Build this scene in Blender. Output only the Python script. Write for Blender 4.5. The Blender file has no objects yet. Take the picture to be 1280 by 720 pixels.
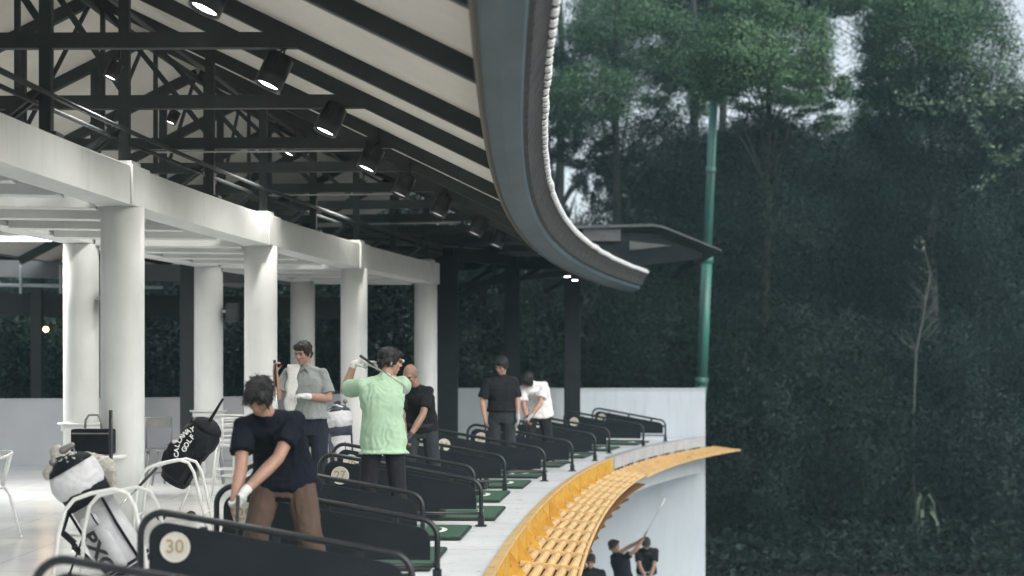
import bpy, bmesh, math, random
import numpy as np
from mathutils import Vector, Matrix, noise
random.seed(7)
rng = np.random.default_rng(11)
SC = bpy.context.scene
COL = SC.collection
PI = math.pi
V = Vector
CAMH = 1.52

# ------------------------------------------------------------------ helpers
def link(o):
    COL.objects.link(o); return o

def tag(o, label=None, cat=None, group=None, kind=None):
    if label: o['label'] = label
    if cat: o['category'] = cat
    if group: o['group'] = group
    if kind: o['kind'] = kind
    return o

def empty(name, loc, rz=0.0):
    o = bpy.data.objects.new(name, None); o.empty_display_size = 0.1
    o.location = loc; o.rotation_euler = (0, 0, rz)
    return link(o)

def thing(name, label, cat, loc=(0, 0, 0), rz=0.0, group=None):
    return tag(empty(name, loc, rz), label, cat, group, 'thing')

def copy_tree(o, parent=None):
    c = o.copy(); COL.objects.link(c)
    if parent: c.parent = parent
    for ch in list(o.children):
        copy_tree(ch, c)
    return c

def frame_from(zdir, xhint=V((1, 0, 0))):
    z = V(zdir).normalized()
    x = V(xhint)
    x = x - z * x.dot(z)
    if x.length < 1e-5:
        x = V((0, 1, 0)) - z * z.y
    x.normalize()
    y = z.cross(x)
    return x, y, z

class MB:
    """collects shapes into one mesh"""
    def __init__(s, off=(0, 0, 0)):
        s.v = []; s.f = []; s.off = V(off); s.sm = []
    def add(s, verts, faces, smooth=False):
        b = len(s.v)
        s.v += [tuple(V(p) - s.off) for p in verts]
        s.f += [tuple(b + i for i in f) for f in faces]
        s.sm += [smooth] * len(faces)
    def box(s, c, size, rz=0.0, M=None):
        hx, hy, hz = size[0]/2, size[1]/2, size[2]/2
        if M is None: M = Matrix.Rotation(rz, 3, 'Z')
        P = [V(c) + M @ V((sx*hx, sy*hy, sz*hz)) for sz in (-1, 1) for sy in (-1, 1) for sx in (-1, 1)]
        s.add(P, [(0, 2, 3, 1), (4, 5, 7, 6), (0, 1, 5, 4), (2, 6, 7, 3), (0, 4, 6, 2), (1, 3, 7, 5)])
    def bar(s, p, q, w, h, up=V((0, 0, 1))):
        """rectangular bar from p to q, w across, h along up"""
        p = V(p); q = V(q); d = (q - p)
        z = d.normalized(); u = V(up) - z * z.dot(V(up))
        if u.length < 1e-4: u = V((0, 1, 0)) - z * z.y
        u.normalize(); x = u.cross(z)
        P = []
        for c in (p, q):
            for sx, su in ((-1, -1), (1, -1), (1, 1), (-1, 1)):
                P.append(c + x * (sx*w/2) + u * (su*h/2))
        s.add(P, [(3, 2, 1, 0), (4, 5, 6, 7), (0, 1, 5, 4), (1, 2, 6, 5), (2, 3, 7, 6), (3, 0, 4, 7)])
    def rings(s, R, cap=True, close=False, smooth=True):
        n = len(R[0]); b = len(s.v)
        for r in R: s.v += [tuple(V(p) - s.off) for p in r]
        m = len(R)
        for i in range(m if close else m - 1):
            a = b + i*n; c = b + ((i+1) % m)*n
            for j in range(n):
                k = (j+1) % n
                s.f.append((a+j, a+k, c+k, c+j)); s.sm.append(smooth)
        if cap and not close:
            s.f.append(tuple(b + j for j in reversed(range(n)))); s.sm.append(False)
            s.f.append(tuple(b + (m-1)*n + j for j in range(n))); s.sm.append(False)
    def tube(s, pts, r, seg=8, cap=True, close=False):
        pts = [V(p) for p in pts]
        rs = r if isinstance(r, (list, tuple)) else [r]*len(pts)
        R = []; px = None
        for i, p in enumerate(pts):
            if close:
                d = pts[(i+1) % len(pts)] - pts[i-1]
            else:
                d = pts[min(i+1, len(pts)-1)] - pts[max(i-1, 0)]
            if px is None:
                x, y, z = frame_from(d, V((0.3, 0.9, 0.1)))
            else:
                x, y, z = frame_from(d, px)
            px = x
            R.append([p + (x*math.cos(2*PI*j/seg) + y*math.sin(2*PI*j/seg))*rs[i] for j in range(seg)])
        s.rings(R, cap, close)
    def cyl(s, p, q, r1, r2=None, seg=16):
        s.tube([p, q], [r1, r1 if r2 is None else r2], seg)
    def capsule(s, p, q, r1, r2, seg=12, k=4):
        p = V(p); q = V(q); d = q - p
        if d.length < 1e-6: d = V((0, 0, 1e-4))
        x, y, z = frame_from(d)
        R = []
        for i in range(k+1):
            a = -PI/2 + (PI/2)*i/k * 0.999 + 0.001
            rr = max(r1*math.cos(a), r1*0.02)
            c = p + z*(r1*math.sin(a))
            R.append([c + (x*math.cos(2*PI*j/seg) + y*math.sin(2*PI*j/seg))*rr for j in range(seg)])
        for i in range(k+1):
            a = (PI/2)*i/k * 0.999
            rr = max(r2*math.cos(a), r2*0.02)
            c = q + z*(r2*math.sin(a))
            R.append([c + (x*math.cos(2*PI*j/seg) + y*math.sin(2*PI*j/seg))*rr for j in range(seg)])
        s.rings(R)
    def ball(s, c, rad, M=None, seg=16, k=10):
        c = V(c)
        if not isinstance(rad, (tuple, list)): rad = (rad,)*3
        if M is None: M = Matrix.Identity(3)
        R = []
        for i in range(k+1):
            a = -PI/2 + PI*i/k
            cr = max(math.cos(a), 0.01); sz = math.sin(a)
            R.append([c + M @ V((cr*math.cos(2*PI*j/seg)*rad[0], cr*math.sin(2*PI*j/seg)*rad[1], sz*rad[2])) for j in range(seg)])
        s.rings(R)
    def prism(s, poly, ex, M=None):
        """extrude closed 3-D polygon by vector ex"""
        n = len(poly); P = [V(p) for p in poly] + [V(p) + V(ex) for p in poly]
        F = [tuple(reversed(range(n))), tuple(range(n, 2*n))]
        F += [(i, (i+1) % n, n+(i+1) % n, n+i) for i in range(n)]
        s.add(P, F)
    def build(s, name, mat, parent=None, bevel=0.0, fix=True):
        me = bpy.data.meshes.new(name)
        me.from_pydata(s.v, [], s.f)
        me.polygons.foreach_set('use_smooth', s.sm)
        if fix or bevel:
            bm = bmesh.new(); bm.from_mesh(me)
            if fix: bmesh.ops.recalc_face_normals(bm, faces=bm.faces)
            if bevel:
                es = [e for e in bm.edges if len(e.link_faces) == 2 and e.calc_face_angle(0) > 0.6]
                bmesh.ops.bevel(bm, geom=es, offset=bevel, segments=2, profile=0.6, affect='EDGES', clamp_overlap=True)
            bm.to_mesh(me); bm.free()
        me.update()
        if mat: me.materials.append(mat)
        o = bpy.data.objects.new(name, me)
        if parent: o.parent = parent
        return link(o)

# ------------------------------------------------------------------ materials
MATS = {}
def mat(name, c1, rough=0.6, c2=None, scale=6.0, bump=0.0, bscale=40.0, spec=0.5, metal=0.0, emit=None, est=0.0, stretch=(1, 1, 1), detail=5, lo=0.35, hi=0.65, rvar=0.0, sheen=0.0, speck=None, sscale=60.0, sth=0.70, streak=None):
    if name in MATS: return MATS[name]
    m = bpy.data.materials.new(name); m.use_nodes = True
    N = m.node_tree.nodes; L = m.node_tree.links
    b = N['Principled BSDF']
    b.inputs['Base Color'].default_value = (*c1, 1); b.inputs['Roughness'].default_value = rough
    b.inputs['Specular IOR Level'].default_value = spec; b.inputs['Metallic'].default_value = metal
    if sheen: b.inputs['Sheen Weight'].default_value = sheen
    tc = N.new('ShaderNodeTexCoord'); mp = N.new('ShaderNodeMapping'); mp.inputs['Scale'].default_value = stretch
    L.new(tc.outputs['Object'], mp.inputs['Vector'])
    if c2 is not None:
        n = N.new('ShaderNodeTexNoise'); n.inputs['Scale'].default_value = scale; n.inputs['Detail'].default_value = detail
        n.inputs['Roughness'].default_value = 0.62
        L.new(mp.outputs['Vector'], n.inputs['Vector'])
        r = N.new('ShaderNodeValToRGB'); r.color_ramp.elements[0].position = lo; r.color_ramp.elements[1].position = hi
        r.color_ramp.elements[0].color = (*c1, 1); r.color_ramp.elements[1].color = (*c2, 1)
        L.new(n.outputs['Fac'], r.inputs['Fac']); L.new(r.outputs['Color'], b.inputs['Base Color'])
        if rvar:
            mr = N.new('ShaderNodeMapRange'); mr.inputs['To Min'].default_value = rough - rvar; mr.inputs['To Max'].default_value = rough + rvar
            L.new(n.outputs['Fac'], mr.inputs['Value']); L.new(mr.outputs['Result'], b.inputs['Roughness'])
    src = b.inputs['Base Color'].links[0].from_socket if b.inputs['Base Color'].links else None
    def overlay(colr, vec_scale, scale, th, wid):
        nonlocal src
        m3 = N.new('ShaderNodeMapping'); m3.inputs['Scale'].default_value = vec_scale; L.new(tc.outputs['Object'], m3.inputs['Vector'])
        n3 = N.new('ShaderNodeTexNoise'); n3.inputs['Scale'].default_value = scale; n3.inputs['Detail'].default_value = 6; n3.inputs['Roughness'].default_value = .7
        L.new(m3.outputs['Vector'], n3.inputs['Vector'])
        r3 = N.new('ShaderNodeMapRange'); r3.inputs['From Min'].default_value = th; r3.inputs['From Max'].default_value = th + wid
        L.new(n3.outputs['Fac'], r3.inputs['Value'])
        mx = N.new('ShaderNodeMix'); mx.data_type = 'RGBA'; L.new(r3.outputs['Result'], mx.inputs[0])
        if src: L.new(src, mx.inputs[6])
        else: mx.inputs[6].default_value = (*c1, 1)
        mx.inputs[7].default_value = (*colr, 1); L.new(mx.outputs[2], b.inputs['Base Color']); src = mx.outputs[2]
    if speck: overlay(speck, (1, 1, 1), sscale, sth, .05)
    if streak: overlay(streak, (1, 1, .09), 9.0, .54, .22)
    if bump:
        n2 = N.new('ShaderNodeTexNoise'); n2.inputs['Scale'].default_value = bscale; n2.inputs['Detail'].default_value = 4
        L.new(mp.outputs['Vector'], n2.inputs['Vector'])
        bp = N.new('ShaderNodeBump'); bp.inputs['Strength'].default_value = bump; bp.inputs['Distance'].default_value = 0.02
        L.new(n2.outputs['Fac'], bp.inputs['Height']); L.new(bp.outputs['Normal'], b.inputs['Normal'])
    if emit:
        b.inputs['Emission Color'].default_value = (*emit, 1); b.inputs['Emission Strength'].default_value = est
    MATS[name] = m
    return m

def leafmat(name, ca, cb, cc, rough=0.55, trans=0.25):
    m = bpy.data.materials.new(name); m.use_nodes = True
    N = m.node_tree.nodes; L = m.node_tree.links
    b = N['Principled BSDF']; b.inputs['Roughness'].default_value = rough; b.inputs['Specular IOR Level'].default_value = 0.3
    tc = N.new('ShaderNodeTexCoord'); n = N.new('ShaderNodeTexNoise'); n.inputs['Scale'].default_value = 0.55; n.inputs['Detail'].default_value = 3
    L.new(tc.outputs['Object'], n.inputs['Vector'])
    at = N.new('ShaderNodeAttribute'); at.attribute_name = 'leafrand'
    ad = N.new('ShaderNodeMath'); ad.operation = 'MULTIPLY_ADD'; ad.inputs[1].default_value = 0.45; ad.inputs[2].default_value = -0.22
    L.new(at.outputs['Fac'], ad.inputs[0])
    a2 = N.new('ShaderNodeMath'); a2.operation = 'ADD'
    L.new(n.outputs['Fac'], a2.inputs[0]); L.new(ad.outputs[0], a2.inputs[1])
    r = N.new('ShaderNodeValToRGB'); e = r.color_ramp.elements
    e[0].position = 0.28; e[0].color = (*ca, 1); e[1].position = 0.72; e[1].color = (*cc, 1)
    k = e.new(0.5); k.color = (*cb, 1)
    L.new(a2.outputs[0], r.inputs['Fac']); L.new(r.outputs['Color'], b.inputs['Base Color'])
    t = N.new('ShaderNodeBsdfTranslucent'); L.new(r.outputs['Color'], t.inputs['Color'])
    mx = N.new('ShaderNodeMixShader'); mx.inputs[0].default_value = trans
    L.new(b.outputs[0], mx.inputs[1]); L.new(t.outputs[0], mx.inputs[2])
    L.new(mx.outputs[0], N['Material Output'].inputs['Surface'])
    MATS[name] = m
    return m

WHITE = mat('white_paint', (0.69, 0.705, 0.69), 0.6, (0.63, 0.645, 0.63), 2.2, 0.06, 30, streak=(.56, .57, .55))
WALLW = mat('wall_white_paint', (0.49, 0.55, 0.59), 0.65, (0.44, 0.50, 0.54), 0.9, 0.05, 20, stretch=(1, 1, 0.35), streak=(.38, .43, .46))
STEEL = mat('dark_steel_paint', (0.024, 0.031, 0.033), 0.68, (0.038, 0.046, 0.048), 5, 0.05, 60)
STEELW = mat('steel_pale_pipe', (0.45, 0.47, 0.47), 0.45)
CEIL = mat('cream_ceiling_board', (0.74, 0.71, 0.645), 0.75, (0.67, 0.64, 0.575), 1.3, 0.04, 25)
ROOFTOP = mat('grey_roof_sheet', (0.18, 0.19, 0.19), 0.6, (0.12, 0.13, 0.13), 2)
GUT = mat('blue_grey_gutter', (0.085, 0.130, 0.155), 0.5, (0.058, 0.092, 0.110), 3.5, 0.08, 25, stretch=(1, 0.35, 1))
GUTD = mat('brown_grey_gutter_lip', (0.028, 0.032, 0.032), 0.75, (0.062, 0.066, 0.063), 9, 0.25, 45, stretch=(1, 2.2, 1))
ROPE = mat('white_rope', (0.78, 0.79, 0.78), 0.8, (0.55, 0.57, 0.57), 40, 0.3, 160)
BLACK = mat('black_tube_paint', (0.008, 0.010, 0.012), 0.36, (0.014, 0.017, 0.020), 14, 0.04, 60)
PANEL = mat('black_panel_board', (0.008, 0.011, 0.015), 0.6, (0.014, 0.018, 0.023), 3.0, 0.06, 90, spec=0.22, speck=(.05, .055, .06), sscale=26, sth=.66, stretch=(0.6, 1, 2))
DISC = mat('cream_disc', (0.62, 0.60, 0.54), 0.5, (0.55, 0.53, 0.47), 12)
DIGIT = mat('tan_digit', (0.36, 0.27, 0.15), 0.5)
MATG = mat('green_turf', (0.030, 0.085, 0.050), 0.95, (0.05, 0.125, 0.078), 30, 0.4, 350)
MATG2 = mat('pale_green_turf', (0.16, 0.23, 0.19), 0.95, (0.11, 0.18, 0.14), 30, 0.4, 350)
RUB = mat('black_rubber', (0.012, 0.016, 0.014), 0.75)
WMARK = mat('white_mark', (0.78, 0.8, 0.78), 0.7)
CONC = mat('deck_concrete', (0.71, 0.74, 0.74), 0.55, (0.60, 0.63, 0.63), 1.7, 0.12, 22, rvar=0.12, speck=(.30, .315, .31), sscale=7, sth=.60)
KERB = mat('kerb_concrete', (0.40, 0.42, 0.44), 0.7, (0.30, 0.32, 0.34), 2.5, 0.2, 30)
YEL = mat('yellow_moulding', (0.64, 0.40, 0.065), 0.55, (0.48, 0.25, 0.035), 5.5, 0.15, 30, speck=(.30, .17, .05), sscale=9, sth=.60)
YELP = mat('pale_orange_tile', (0.72, 0.50, 0.23), 0.6, (0.58, 0.39, 0.17), 6, 0.15, 40, speck=(.36, .22, .10), sscale=10, sth=.60)
YELD = mat('gap_shade_bracket_brown', (0.16, 0.075, 0.02), 0.8)
POLE = mat('green_pole_paint', (0.035, 0.19, 0.15), 0.45, (0.06, 0.14, 0.115), 3, 0.05, 30, stretch=(1, 1, 0.4))
BARK = mat('bark', (0.014, 0.015, 0.015), 0.95, (0.026, 0.027, 0.026), 8, 0.5, 30, stretch=(1, 1, 0.25))
SOIL = mat('ground_soil', (0.020, 0.024, 0.022), 0.95, (0.045, 0.042, 0.045), 0.5, 0.4, 6)
SKIN = mat('skin', (0.40, 0.245, 0.18), 0.5, (0.33, 0.19, 0.135), 20, 0.03, 200)
SKIN2 = mat('skin_tan', (0.29, 0.175, 0.125), 0.5, (0.23, 0.13, 0.09), 20, 0.03, 200)
HAIR = mat('black_hair', (0.006, 0.006, 0.007), 0.5, (0.012, 0.0115, 0.012), 30, 0.5, 120, stretch=(1, 1, 0.2))
HAIRB = mat('brown_black_hair', (0.014, 0.011, 0.009), 0.6, (0.022, 0.017, 0.013), 30, 0.5, 120)
HAIRG = mat('grey_stubble_hair', (0.16, 0.12, 0.10), 0.7, (0.24, 0.19, 0.16), 60, 0.3, 200)
GLOVE = mat('white_glove', (0.72, 0.73, 0.71), 0.6, (0.6, 0.61, 0.6), 20, 0.1, 80)
GLOVEB = mat('black_glove', (0.02, 0.022, 0.025), 0.6)
NAVYTEE = mat('navy_black_tee', (0.007, 0.009, 0.015), 0.95, (0.011, 0.0135, 0.021), 8, 0.25, 14, spec=.15)
BLACKTEE = mat('black_tee', (0.010, 0.011, 0.013), 0.95, (0.016, 0.017, 0.019), 8, 0.25, 14, spec=.15)
CHARTEE = mat('charcoal_tee', (0.013, 0.014, 0.017), 0.95, (0.019, 0.020, 0.023), 8, 0.25, 14, spec=.15)
MINT = mat('mint_tee', (0.40, 0.575, 0.41), 0.9, (0.33, 0.49, 0.345), 5, 0.3, 12)
GREYPOLO = mat('grey_polo', (0.27, 0.295, 0.29), 0.9, (0.22, 0.24, 0.237), 30, 0.25, 14)
WHITETEE = mat('white_tee', (0.74, 0.735, 0.735), 0.85, (0.66, 0.65, 0.65), 6, 0.3, 12)
BROWNTR = mat('brown_trousers', (0.098, 0.064, 0.047), 0.95, (0.074, 0.048, 0.036), 7, 0.25, 14)
BLACKTR = mat('black_trousers', (0.006, 0.007, 0.010), 0.95, (0.010, 0.011, 0.014), 7, 0.25, 14)
NAVYTR = mat('navy_trousers', (0.007, 0.010, 0.020), 0.95, (0.011, 0.015, 0.028), 7, 0.25, 14)
CHARTR = mat('charcoal_trousers', (0.016, 0.021, 0.026), 0.95, (0.024, 0.029, 0.035), 7, 0.25, 14)
PALESH = mat('pale_blue_shorts', (0.36, 0.42, 0.52), 0.9, (0.3, 0.35, 0.44), 7)
SHOE = mat('shoe', (0.3, 0.3, 0.3), 0.5)
TOWEL = mat('white_towel', (0.76, 0.76, 0.74), 0.95, (0.64, 0.645, 0.63), 14, 0.5, 60)
CHROME = mat('club_steel', (0.55, 0.55, 0.55), 0.25, metal=1.0)
GRIP = mat('grip_rubber', (0.015, 0.015, 0.015), 0.7)
EYE = mat('eye_dark', (0.015, 0.012, 0.01), 0.2)
LIP = mat('lip', (0.30, 0.13, 0.10), 0.5)
BAGW = mat('white_bag_fabric', (0.66, 0.67, 0.68), 0.55, (0.52, 0.53, 0.55), 7, 0.3, 18)
BAGK = mat('black_bag_fabric', (0.006, 0.007, 0.010), 0.7, (0.011, 0.012, 0.015), 9, 0.25, 30, spec=.2)
BAGN = mat('navy_bag_fabric', (0.03, 0.04, 0.06), 0.6, (0.05, 0.06, 0.085), 9, 0.25, 30)
BEIGE = mat('beige_cloth', (0.60, 0.59, 0.55), 0.95, (0.36, 0.34, 0.30), 26, 0.5, 40)
LOGOK = mat('black_print', (0.012, 0.012, 0.013), 0.5)
CHAIRW = mat('white_chair_tube', (0.72, 0.73, 0.71), 0.35, (0.66, 0.67, 0.65), 9)
GREYM = mat('grey_metal', (0.22, 0.22, 0.215), 0.4, (0.17, 0.17, 0.165), 8, metal=0.4)
LENS = mat('lamp_lens', (0.9, 0.9, 0.9), 0.3, emit=(1, 0.99, 0.95), est=9.0)
LENS2 = mat('panel_lens', (0.9, 0.9, 0.9), 0.3, emit=(1, 0.99, 0.96), est=5.0)
WARM = mat('warm_bulb', (0.9, 0.7, 0.5), 0.3, emit=(1, 0.62, 0.32), est=7.0)
FARROOF = mat('far_roof_sheet', (0.10, 0.105, 0.105), 0.7, (0.15, 0.155, 0.15), 3)
FARDARK = mat('far_roof_dark', (0.022, 0.026, 0.028), 0.7)

def tile_floor_mat():
    m = bpy.data.materials.new('white_floor_tile'); m.use_nodes = True
    N = m.node_tree.nodes; L = m.node_tree.links; b = N['Principled BSDF']
    tc = N.new('ShaderNodeTexCoord'); br = N.new('ShaderNodeTexBrick')
    br.offset = 0; br.inputs['Scale'].default_value = 1.0
    br.inputs['Brick Width'].default_value = 0.8; br.inputs['Row Height'].default_value = 0.8; br.inputs['Mortar Size'].default_value = 0.004
    br.inputs['Color1'].default_value = (0.70, 0.70, 0.67, 1); br.inputs['Color2'].default_value = (0.73, 0.73, 0.70, 1); br.inputs['Mortar'].default_value = (0.38, 0.38, 0.36, 1)
    L.new(tc.outputs['Object'], br.inputs['Vector'])
    n = N.new('ShaderNodeTexNoise'); n.inputs['Scale'].default_value = 1.1; n.inputs['Detail'].default_value = 5
    L.new(tc.outputs['Object'], n.inputs['Vector'])
    mx = N.new('ShaderNodeMix'); mx.data_type = 'RGBA'; mx.blend_type = 'MULTIPLY'; mx.inputs[0].default_value = 0.25
    L.new(br.outputs['Color'], mx.inputs[6]); L.new(n.outputs['Color'], mx.inputs[7])
    mr = N.new('ShaderNodeMapRange'); mr.inputs['To Min'].default_value = 0.10; mr.inputs['To Max'].default_value = 0.26
    L.new(n.outputs['Fac'], mr.inputs['Value']); L.new(mr.outputs['Result'], b.inputs['Roughness'])
    hs = N.new('ShaderNodeHueSaturation'); hs.inputs['Saturation'].default_value = 0.6; hs.inputs['Value'].default_value = 1.12
    L.new(mx.outputs[2], hs.inputs['Color']); L.new(hs.outputs['Color'], b.inputs['Base Color'])
    return m
def add_joints(m, row, dark):
    N = m.node_tree.nodes; L = m.node_tree.links; b = N['Principled BSDF']
    src = b.inputs['Base Color'].links[0].from_socket
    tc = N.new('ShaderNodeTexCoord'); br = N.new('ShaderNodeTexBrick'); br.offset = 0
    br.inputs['Scale'].default_value = 1; br.inputs['Brick Width'].default_value = 60; br.inputs['Row Height'].default_value = row; br.inputs['Mortar Size'].default_value = .012
    br.inputs['Color1'].default_value = (1, 1, 1, 1); br.inputs['Color2'].default_value = (.95, .95, .95, 1); br.inputs['Mortar'].default_value = (dark, dark, dark, 1)
    mp = N.new('ShaderNodeMapping'); mp.inputs['Location'].default_value = (31, .6, 0); L.new(tc.outputs['Object'], mp.inputs['Vector']); L.new(mp.outputs['Vector'], br.inputs['Vector'])
    mx = N.new('ShaderNodeMix'); mx.data_type = 'RGBA'; mx.blend_type = 'MULTIPLY'; mx.inputs[0].default_value = 1
    L.new(src, mx.inputs[6]); L.new(br.outputs['Color'], mx.inputs[7]); L.new(mx.outputs[2], b.inputs['Base Color'])
add_joints(CONC, 2.35, .45)
TILEF = tile_floor_mat()

# ------------------------------------------------------------------ curves of the place (plan view, y = depth from the viewer)
def polyfit(pts, deg):
    a = np.array(pts); return np.poly1d(np.polyfit(a[:, 0], a[:, 1], deg))
EDGE = polyfit([(4, -.42), (7, -.34), (9.5, -.26), (11.78, -.177), (14.6, 0), (17.5, .28), (20.5, .615), (23.5, 1.05), (26.9, 1.64), (29.8, 2.3), (32.7, 3.15), (35.3, 4.2)], 4)
EAVE = polyfit([(3, -.12), (5, -.16), (7.58, -.18), (10, -.2), (12.4, -.17), (15.2, -.08), (17.9, -.03), (21.6, .16), (25.5, .64), (30.4, 1.52), (34.5, 2.5)], 4)
FROW = polyfit([(8, -4.05), (12.97, -3.76), (14.9, -3.55), (17.57, -3.38), (19.6, -3.12), (23.95, -2.38), (28.06, -1.49)], 2)
def cpt(P, y, o=0.0, z=0.0):
    s = P.deriv()(y); l = math.hypot(1, s)
    return V((P(y) + o/l, y - o*s/l, z))
def cang(P, y):           # rotation of the outward normal about z
    return -math.atan(P.deriv()(y))
def eave_z(y): return 3.33 - 0.0045*(y - 8)

def strip(name, m, P, y0, y1, prof, n, parent=None, closed=True, zf=None, smooth=False):
    """sweep a profile [(offset, z), ...] along a plan curve"""
    mb = MB(); R = []
    for i in range(n+1):
        y = y0 + (y1-y0)*i/n
        R.append([cpt(P, y, o, z + (zf(y) if zf else 0)) for o, z in prof])
    b = 0
    k = len(prof)
    for r in R: mb.v += [tuple(p) for p in r]
    for i in range(n):
        for j in range(k if closed else k-1):
            j2 = (j+1) % k
            mb.f.append((i*k+j, i*k+j2, (i+1)*k+j2, (i+1)*k+j)); mb.sm.append(smooth)
    if closed:
        mb.f.append(tuple(reversed(range(k)))); mb.sm.append(False)
        mb.f.append(tuple(n*k + j for j in range(k))); mb.sm.append(False)
    return mb.build(name, m, parent)

# ------------------------------------------------------------------ setting
g = MB(); g.add([(-250, -60, -3.62), (250, -60, -3.62), (250, 400, -3.62), (-250, 400, -3.62)], [(0, 1, 2, 3)])
tag(g.build('ground', SOIL), kind='structure')
# upper deck: concrete tee strip and white tile floor
n = 40; ys = [3 + (37.5-3)*i/n for i in range(n+1)]
ys = [y for y in ys if y < 35.3] + [35.3]
mb = MB()
A = [V((EDGE(y), y, 0)) for y in ys]; B = [V((-12.5, y, 0)) for y in ys]
up = A + list(reversed(B))
mb.prism([p + V((0, 0, -0.3)) for p in up], (0, 0, 0.3))
tag(mb.build('deck_floor', CONC), kind='structure')
mb = MB()
for i in range(len(ys)-1):
    y, y2 = ys[i], ys[i+1]
    mb.add([(-12.45, y, .004), (EDGE(y)-2.05, y, .004), (EDGE(y2)-2.05, y2, .004), (-12.45, y2, .004)], [(0, 1, 2, 3)])
tag(mb.build('tile_floor', TILEF), kind='structure')
mb = MB(); mb.box((-4.0, 19.5, -3.56), (18.5, 33, 0.12))
tag(mb.build('lower_floor', CONC), kind='structure')

# far white wall (end wall down to the lower floor) and the low parapet behind the lounge
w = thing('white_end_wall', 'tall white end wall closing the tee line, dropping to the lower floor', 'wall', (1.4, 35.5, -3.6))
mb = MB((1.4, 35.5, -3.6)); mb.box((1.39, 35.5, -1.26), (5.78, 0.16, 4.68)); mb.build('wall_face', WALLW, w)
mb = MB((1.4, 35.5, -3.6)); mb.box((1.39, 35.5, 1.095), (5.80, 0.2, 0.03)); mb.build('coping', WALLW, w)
def lowwall(pts, name, label):
    t = thing(name, label, 'wall', (pts[0][0], pts[0][1], 0))
    mb = MB(t.location); mc = MB(t.location)
    for (a, b) in zip(pts[:-1], pts[1:]):
        mb.bar((a[0], a[1], .52), (b[0], b[1], .52), .14, 1.03)
        mc.bar((a[0], a[1], 1.05), (b[0], b[1], 1.05), .18, .03)
    gw = mat('wall_grey_paint', (.47, .485, .51), .65, (.42, .435, .46), 1.2, .05, 20)
    mb.build('wall_face', gw, t); mc.build('coping', gw, t)
lowwall([(-12.3, 24.8), (-6.6, 25.3), (-4.6, 27.2), (-2.6, 31.3), (-1.62, 35.42)], 'parapet_wall', 'low white parapet wall behind the lounge tables and columns')

# ------------------------------------------------------------------ pergola of white concrete
pg = thing('white_pergola', 'white concrete pergola of thick round columns and beams beside the tees', 'pergola', (-3.5, 15, 0))
O = V(pg.location)
ROW_Y = [6.3, 10.6, 14.9, 19.6, 23.95, 28.06]
def column(x, y, r):
    mb = MB(O); R = []
    for z in (0.004, 1.0, 2.2, 3.03):
        R.append([V((x + r*math.cos(2*PI*j/28), y + r*math.sin(2*PI*j/28), z)) for j in range(28)])
    mb.rings(R); mb.build('column', WHITE, pg)
for y in ROW_Y:
    x = FROW(y)
    column(x, y, 0.2)
    mb = MB(O); mb.box((x, y, 3.213), (0.37, 0.5, 0.374), cang(FROW, y)); c = mb.build('column_cap', WHITE, pg, 0.012)
    mb = MB(O); mb.box((x, y, 3.425), (0.26, 0.26, 0.05), cang(FROW, y)); mb.build('post_base', WHITE, pg)
BX = 2.12
for y in ROW_Y:
    column(FROW(y)-BX, y-.3, 0.21)
def segbeam(y0, y1, dx, dy, w, z0, z1, name='beam'):
    mb = MB(O); n = 6
    R = []
    for i in range(n+1):
        y = y0 + (y1-y0)*i/n
        c = V((FROW(y)+dx, y+dy, 0)); s = FROW.deriv()(y); nx = V((1, -s, 0)).normalized()
        R.append([c - nx*w/2 + V((0, 0, z0)), c + nx*w/2 + V((0, 0, z0)), c + nx*w/2 + V((0, 0, z1)), c - nx*w/2 + V((0, 0, z1))])
    mb.rings(R, smooth=False); mb.build(name, WHITE, pg, 0.008)
ends = list(zip(ROW_Y[:-1], ROW_Y[1:]))
for a, b in ends:
    segbeam(a+.252, b-.252, 0, 0, .32, 3.03, 3.39)
    segbeam(a+.004, b-.004, -BX, -.3, .34, 3.034, 3.36)
for a, b in ends:
    for y in (a, a+(b-a)*.25, (a+b)/2, a+(b-a)*.75):
        xa = FROW(y)-.24 if y == a else FROW(y)-.163
        xb = FROW(y)-BX+.175
        mb = MB(O); mb.bar((xa, y, 3.19), (xb, y-.28, 3.19), .22, .355); mb.build('cross_beam', WHITE, pg, 0.008)
y = ROW_Y[-1]; mb = MB(O); mb.bar((FROW(y)-.24, y, 3.19), (FROW(y)-BX+.175, y-.28, 3.19), .24, .36); mb.build('cross_beam', WHITE, pg, 0.008)

# ------------------------------------------------------------------ pavilion roof of dark steel
RS = 0.486                        # slope
RIDGE = 4.6
Y0, Y1 = 3.2, 34.6
rf = thing('pavilion_roof', 'curved open roof of dark steel trusses under cream ceiling boards', 'roof', (-2, 18, 0))
RO = V(rf.location)
def roofpt(y, o, dz=0.0):        # o = distance in from the eave
    h = RS*o if o <= RIDGE else RS*(2*RIDGE - o)
    return cpt(EAVE, y, -o, eave_z(y) + 0.20 + h + dz)
def roofsheet(name, m, o0, o1, d0, d1, n=34):
    mb = MB(RO); R = []
    for i in range(n+1):
        y = Y0 + (Y1-Y0)*i/n
        R.append([roofpt(y, o0, d0), roofpt(y, o1, d0), roofpt(y, o1, d1), roofpt(y, o0, d1)])
    mb.rings(R, smooth=False); return mb.build(name, m, rf)
roofsheet('ceiling_board', CEIL, 0.0, RIDGE-.004, 0.0, 0.03)
roofsheet('ceiling_board', CEIL, RIDGE+.004, 2*RIDGE, 0.0, 0.03)
roofsheet('roof_sheet', ROOFTOP, -0.1, RIDGE-.004, 0.034, 0.09)
roofsheet('roof_sheet', ROOFTOP, RIDGE+.004, 2*RIDGE+.1, 0.034, 0.09)
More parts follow.
